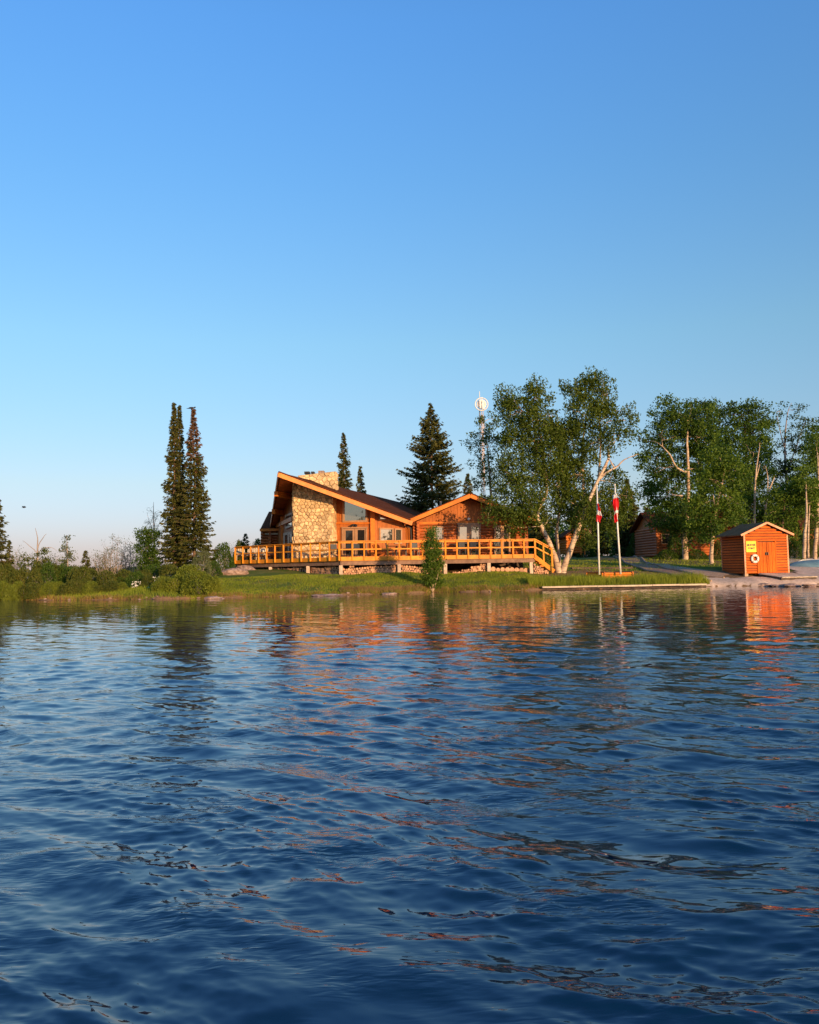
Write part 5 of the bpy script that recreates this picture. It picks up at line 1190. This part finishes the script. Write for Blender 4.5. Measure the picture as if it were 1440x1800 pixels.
# young tree at the water's edge
b = at(760, 1036, 47.8); b.z = gz(b.x, 47.8)
broad_tree('young_tree', 'slender young leafy tree at the water edge in front of the deck', 'young tree', b,
  [[(761,1042,0,.055),(761,1020,0,.045),(759,990,0,.035),(760,955,0,.022),(760,928,0,.008)],[(762,1040,0,.03),(768,1018,-.1,.02),(772,1000,-.1,.01)],[(760,1040,0,.03),(752,1020,.1,.02),(749,1000,.1,.01)]],
  [(760,934,7,9),(760,948,12,13),(759,965,17,15),(761,983,19,16),(758,1000,20,15),(761,1016,19,13),(759,1028,15,9,0,.8)], 47.8, 81, 'light_leaf', .10, 1.6, bark='birch', clump=.26, twig=True, fill=.8)

# shrubs and small trees on the spit
def small(name, label, cat, Y, base, trunks, lobes, seed, leaf, ls=.11, dens=1.0, bark='grey_twig', clump=.28, **k):
    b = at(base[0], base[1], Y); b.z = gz(b.x, Y)
    tr = [[(t_[0][0], base[1]+8, t_[0][2], t_[0][3])]+t_ for t_ in trunks]
    return broad_tree(name, label, cat, V(b.x,Y,b.z), tr, lobes, Y, seed, leaf, ls, dens, bark=bark, clump=clump, **k)
small('small_tree', 'bushy bright green tree left of the tall spruces', 'small tree', 57, (262,1012), [[(262,1005,0,.07),(262,970,0,.05),(258,940,0,.02)]],
  [(252,940,14,14),(268,950,18,18),(256,965,20,20),(270,980,20,20),(252,990,18,16),(272,1002,16,14)], 90, 'maple_leaf', .13, 1.1)
small('small_tree', 'half bare tree with a sunlit trunk and leafless crown tip', 'small tree', 58, (68,1030), [[(69,1028,0,.08),(67,1000,0,.07),(66,965,0,.05),(66,945,0,.03),(62,928,0,.01)],[(66,968,0,.03),(76,945,0,.02),(82,938,0,.006)],[(66,978,0,.03),(52,960,0,.02),(40,950,0,.006)],[(67,975,0,.025),(86,962,0,.02),(100,968,0,.006)]],
  [(76,970,14,9,0,.5),(66,990,20,12,0,.9),(50,980,12,9,0,.5),(84,985,12,8,0,.5),(44,995,12,8,0,.6),(80,1005,18,10,0,.9)], 91, 'bush2', .13, .9)
small('small_tree', 'pale thin leaved young aspen on the spit', 'small tree', 58, (119,1022), [[(121,1018,0,.05),(119,990,0,.04),(118,960,0,.025),(117,940,0,.008)],[(116,1015,0,.03),(114,990,0,.02)]],
  [(117,950,6,9,0,.7),(118,968,11,10,0,.9),(119,985,14,11,0,.9),(124,1002,14,9,0,.8)], 92, 'pale_leaf', .12, 1.0)
small('small_tree', 'pale bare birch sapling behind the bushy green tree', 'small tree', 62, (272,1000), [[(272,995,0,.06),(271,940,0,.05),(270,905,0,.03),(270,882,0,.008)],[(271,945,0,.03),(262,915,0,.015),(258,900,0,.005)],[(271,950,0,.03),(280,920,0,.015),(284,905,0,.005)],[(271,930,0,.02),(277,905,0,.005)]],
  [(270,905,12,14,0,.5),(262,925,12,12,0,.5),(276,930,12,12,0,.5)], 93, 'pale_leaf', .06, .8, bark='conc', clump=.34, fill=.25)
def bare_bush(xpx, ytop, Y, wpx, label, seed, leaf=True):
    rs = np.random.RandomState(seed); b = at(xpx, 1015, Y); b.z = gz(b.x, Y); ht = at(xpx, ytop, Y).z-b.z; wd = wpx*Y/FPX
    root = empty('bare_shrub', b, label, 'shrub', 'half bare grey shrubs on the spit'); mb = MB(); tips = []
    for i in range(16):
        a = rs.uniform(0,6.28); r = rs.uniform(.1,1)*wd; h = ht*rs.uniform(.6,1)*(1-.3*r/wd); q = np.array([b.x+r*math.cos(a), b.y+r*math.sin(a)*.6, b.z+h])
        P = limb(mb, np.array([b.x+.2*math.cos(a), b.y, b.z-.1]), q, .028, .006, rs, .05, 6, 4)
        for k in range(9):
            s = P[rs.randint(2,7)]; tq = np.array(s)+rs.normal(size=3)*np.array([.28,.28,.2])+np.array([0,0,.22]); limb(mb, np.array(s), tq, .010, .003, rs, .04, 2, 3); tips.append(tq)
    mb.build('stems', M['grey_twig'], root)
    if leaf:
        t_ = np.array(tips); C_ = np.concatenate([t_+rs.normal(size=t_.shape)*.12 for _ in range(5)]); vs, fs = leaves_np(C_, .085, rs); np_mesh('foliage', vs, fs, M['bush2'], root)
for i, a in enumerate(((180,958,60,16,'low half bare grey shrub left of the taller bare ones'),(205,938,61,20,'tall half bare grey shrub with sparse leaves on the spit'),(228,945,62,16,'half bare shrub just left of the bushy green tree'),(30,965,60,18,'half bare grey shrub beside the left edge spruce'),(96,975,64,16,'half bare shrub between the sunlit trunk and the aspen'),(400,962,66,16,'half bare shrub right of the tall spruces'),(420,955,68,16,'half bare shrub behind the deck corner'),(448,958,74,18,'half bare shrub behind the deck chairs'))):
    bare_bush(*a, 100+i)
def bush_mesh(seed, leaf, n=2600, ls=.085, rough=.10):
    """unit dome shaped bush: leaves on lumpy shells with stems inside"""
    rs = np.random.RandomState(seed); d = rs.normal(size=(n,3)); d[:,2] = np.abs(d[:,2]); d /= np.linalg.norm(d,axis=1)[:,None]
    kk = rs.normal(size=(6,3))*3.2; f = sum(np.sin(d@kk[i]+i) for i in range(6))*rough/2; r = (1+f)*(rs.uniform(.45,1,n)**.35)
    C_ = d*r[:,None]; vs, fs = leaves_np(C_, ls, rs); return vs, fs
def bush(label, xpx, yb, rx, ry, Y, mesh, group=None, rz=0, dep=.9):
    b = at(xpx, yb, Y); g = gz(b.x, Y); k = Y/FPX; zt3 = at(xpx, yb-ry*1.32, Y).z
    root = empty('shrub', V(b.x,Y,g), label, 'shrub', group)
    o_ = bpy.data.objects.new('foliage', mesh[0]); COL.objects.link(o_); o_.parent = root
    s_ = bpy.data.objects.new('stems', mesh[1]); COL.objects.link(s_); s_.parent = root
    root.scale = (rx*k, rx*k*dep, max(.2, zt3-g)); root.rotation_euler = (0,0,rz)
    return root
BM = []
for i, (lf, n, ls) in enumerate((('bush',6500,.085),('bush',6500,.08),('bush2',4200,.10),('bush2',2400,.11),('maple_leaf',2600,.10),('pale_leaf',2600,.075))):
    vs, fs = bush_mesh(200+i, lf, n, ls); o_ = np_mesh('foliage', vs, fs, M[lf]); mb = MB(); rs = np.random.RandomState(i)
    for k in range(12):
        a = rs.uniform(0,6.28); r = rs.uniform(.2,.75); limb(mb, np.array([.1*math.cos(a),.1*math.sin(a),-.05]), np.array([r*math.cos(a), r*math.sin(a), rs.uniform(.35,.8)]), .02, .006, rs, .1, 3, 4)
    s_ = mb.build('stems', M['grey_twig']); BM.append((o_.data, s_.data)); bpy.data.objects.remove(o_); bpy.data.objects.remove(s_)
rb = random.Random(8)
front = [(350,1052,36,36,44.9,0,'largest round light green bush beside the lawn'),(312,1052,30,32,45.2,1,'round light green bush, second from the lawn'),(374,1050,18,28,45.2,1,'light green bush touching the lawn edge'),
 (332,1040,26,36,46.8,0,'light green bush behind the two large round ones'),(288,1050,22,28,45.4,0,'light green bush left of the round pair'),(354,1010,22,34,51.5,5,'round grey green shrub at the foot of the rusty topped spruce'),
 (300,1026,24,26,50,2,'olive shrub at the foot of the densest tall spruce'),(262,1046,20,26,47.8,2,'olive shrub with white blossom beside it'),(240,1050,18,34,48.6,4,'dark green shrub left of the white blossom'),
 (268,1024,20,24,52,4,'dark green shrub below the bushy green tree'),(372,1018,20,24,53,4,'dark green shrub between the spruces and the granite'),(392,1000,20,34,60,4,'dark green shrub behind the granite outcrop'),(425,992,18,30,66,2,'olive shrub behind the deck corner post'),(455,985,18,28,72,4,'dark shrub behind the cream deck chairs')]
for (x, yb, rx, ry, Y, k, lb) in front: bush(lb, x, yb, rx, ry, Y, BM[k], None, rb.uniform(0,6))
ORD = 'first second third fourth fifth sixth seventh eighth ninth tenth eleventh twelfth thirteenth fourteenth fifteenth sixteenth seventeenth eighteenth nineteenth twentieth twenty-first twenty-second'.split()
names = ['bright green','olive','reddish green','yellow green','dense green','loose green']
for i in range(17):
    x = -10+i*14+rb.uniform(-4,4); Y = 46.4+rb.uniform(-.3,.5); ry = rb.uniform(18,28)
    bush('low spit shrub, number order from left: '+str(i), x, 1053, rb.uniform(14,20), ry, Y, BM[rb.choice([0,2,2,3])], 'low shrubs lining the spit', rb.uniform(0,6))['label'] = ORD[i]+' low shrub from the left in the waterline row of the spit'
for i in range(22):
    x = -15+i*12.5+rb.uniform(-5,5); Y = rb.uniform(48.5,53); ry = rb.uniform(30,42)-(8 if i > 13 else 0)
    o_ = bush('x', x, 1045, rb.uniform(15,22), ry, Y, BM[rb.choice([2,3,4,2,3])], 'higher shrubs at the back of the spit', rb.uniform(0,6)); o_['label'] = ORD[i]+' shrub from the left in the taller thicket behind the waterline row'
# low growth round the cabin and beneath the right wood
for i, (x, yb, rx, ry, Y, k, lb) in enumerate(((1175,985,24,14,69,4,'low dark shrub left of the thick pale trunk'),(1225,985,22,14,70,4,'low shrub right of the thick pale trunk'),(1398,975,16,20,66,4,'green shrub right of the shed behind the slab'),(1425,972,16,16,68,2,'olive shrub by the cream trunks'),(1090,975,20,16,90,4,'dark shrub at the far end of the path'),(1030,972,20,14,88,4,'dark shrub beside the small orange cabin'),(1120,972,18,26,82,4,'dark shrub at the left corner of the long cabin'),(960,985,20,26,66,4,'dark shrub behind the deck stairs'),(1262,975,16,16,66,2,'shrub behind the slim pale trunk'),(1396,968,20,42,79,4,'tall dark shrub hiding the dim cabin just right of the shed'),(1424,968,20,40,80,4,'tall dark shrub hiding the dim cabin behind the cream trunks'),(1187,972,16,26,72,4,'dark shrub in front of the long cabin, left of its window'))):
    bush(lb, x, yb, rx, ry, Y, BM[k], None, i)

# grass: lawn nap, tall reeds, brown fringe
def blades(name, P, h, w_, mat, rs, lean=.35):
    n = len(P); a = rs.uniform(0,6.28,n); hh = h*rs.uniform(.5,1.25,n); z = zt(P[:,0],P[:,1])-.01
    dx = np.cos(a); dy = np.sin(a); l = rs.normal(size=(n,2))*lean
    A = np.stack([P[:,0]-dx*w_/2, P[:,1]-dy*w_/2, z],1); B = np.stack([P[:,0]+dx*w_/2, P[:,1]+dy*w_/2, z],1)
    C_ = np.stack([P[:,0]+l[:,0]*hh, P[:,1]+l[:,1]*hh, z+hh],1)
    vs = np.stack([A,B,C_],1).reshape(-1,3); return tag(np_mesh(name, vs, np.arange(3*n).reshape(n,3), M[mat]), kind='stuff')
rs = np.random.RandomState(9)
def region(n, x0, x1, t0, t1, power=1.0):
    x = rs.uniform(x0,x1,n); t_ = t0+(t1-t0)*rs.rand(n)**power; return np.stack([x, np.interp(x,SX,SY)+t_],1)
P = region(90000, -12.5, 16.5, .12, 7.0); keep = np.ones(len(P), bool)
keep &= ~((P[:,0] > 7.5) & (P[:,1] > 51.9) & (rs.rand(len(P)) < .93)); keep &= (np.sin(P[:,0]*.9+P[:,1]*1.3)+.6*np.sin(P[:,0]*2.7-P[:,1]*1.9)+rs.normal(0,.5,len(P)) > -.75); blades('lawn_grass', P[keep], .085, .035, 'grass', rs, .5)
P = region(15000, 6.8, 17.6, .1, 1.7, 1.2); P = P[~((P[:,0] > 11.0)&(P[:,0] < 13.8)&(P[:,1] > 50.4))]; blades('tall_grass', P, .47, .022, 'grass', rs, .16)
P = region(5000, -11.5, 6.9, .02, .35); blades('shore_fringe', P, .16, .03, 'grass', rs, .4)
P = np.concatenate([region(5200, -3.8, 1.2, .0, .9), region(3000, 1.2, 7.5, .0, .5), region(1800, -11, -4, .0, .25), region(1800, -22, -14, .0, .4)]); blades('dry_fringe', P, .20, .026, 'drygrass', rs, .5)
P = region(7000, -12, 16, .4, 7); blades('dry_lawn_grass', P, .07, .03, 'drygrass', rs, .5)
P = region(9000, -24, -12.5, .05, 3); blades('spit_grass', P, .20, .03, 'grass', rs, .25)
P = np.concatenate([region(9000, 8, 30, 7, 22)]); blades('wood_grass', P, .12, .05, 'grass', rs, .4)
# white blossom sprays
for i, (x, y, Y) in enumerate(((240,1026,47.3),(276,1018,47.0),(268,1032,46.6),(236,1031,47.1))):
    c_ = at(x, y, Y); mb = MB(); rr3 = random.Random(i); root = empty('blossom_spray', V(c_.x,c_.y,gz(c_.x,c_.y)), ['white blossom spray at the left of the blossoming shrub','topmost white blossom spray on the spit','lowest white blossom spray nearest the water','small white blossom spray left of the olive shrub'][i], 'blossom', 'white blossom on the spit')
    for k in range(14): mb.sphere(c_+V(rr3.uniform(-.22,.22), rr3.uniform(-.1,.1), rr3.uniform(-.14,.14)), rr3.uniform(.02,.04), 5, 3)
    mb.build('flowers', M['white'], root); mb = MB(); mb.tube([V(c_.x,c_.y,gz(c_.x,c_.y)), c_], .012, 4); mb.build('stem', M['grey_twig'], root)

# far shores: treeline across the lake and the wooded shore behind the boat
def far_shore(name, r, a0, a1, h0, h1, seed, mat, n):
    rs = np.random.RandomState(seed); a = np.radians(rs.uniform(a0,a1,n)); rr = r+rs.uniform(0, r*.08, n); sc = sstep(a0,a0+6,np.degrees(a))*sstep(a1,a1-6,np.degrees(a))
    big = .75+.25*np.sin(a*23+seed)+.15*np.sin(a*61); h = (rs.uniform(h0,h1,n))*np.clip(big,.5,1.2)*(.3+.7*sc); w_ = h*rs.uniform(.16,.34,n)
    x = rr*np.sin(a); y = rr*np.cos(a); V_ = []; F_ = []
    for k in range(3):
        b = 2*math.pi*k/3+rs.uniform(0,2,n); V_.append(np.stack([x+w_*np.cos(b), y+w_*np.sin(b), np.full(n,-.3)],1))
    V_.append(np.stack([x,y,h],1)); vs = np.stack(V_,1).reshape(-1,3); i = np.arange(n)*4
    fs = np.concatenate([np.stack([i,i+1,i+3],1), np.stack([i+1,i+2,i+3],1), np.stack([i+2,i,i+3],1)])
    return tag(np_mesh(name, vs, fs, M[mat]), kind='stuff')
far_shore('far_treeline', 1150, -75, 75, 9, 14, 3, 'needle', 9000)
far_shore('opposite_treeline', 200, 118, 262, 12, 23, 4, 'needle', 5000)
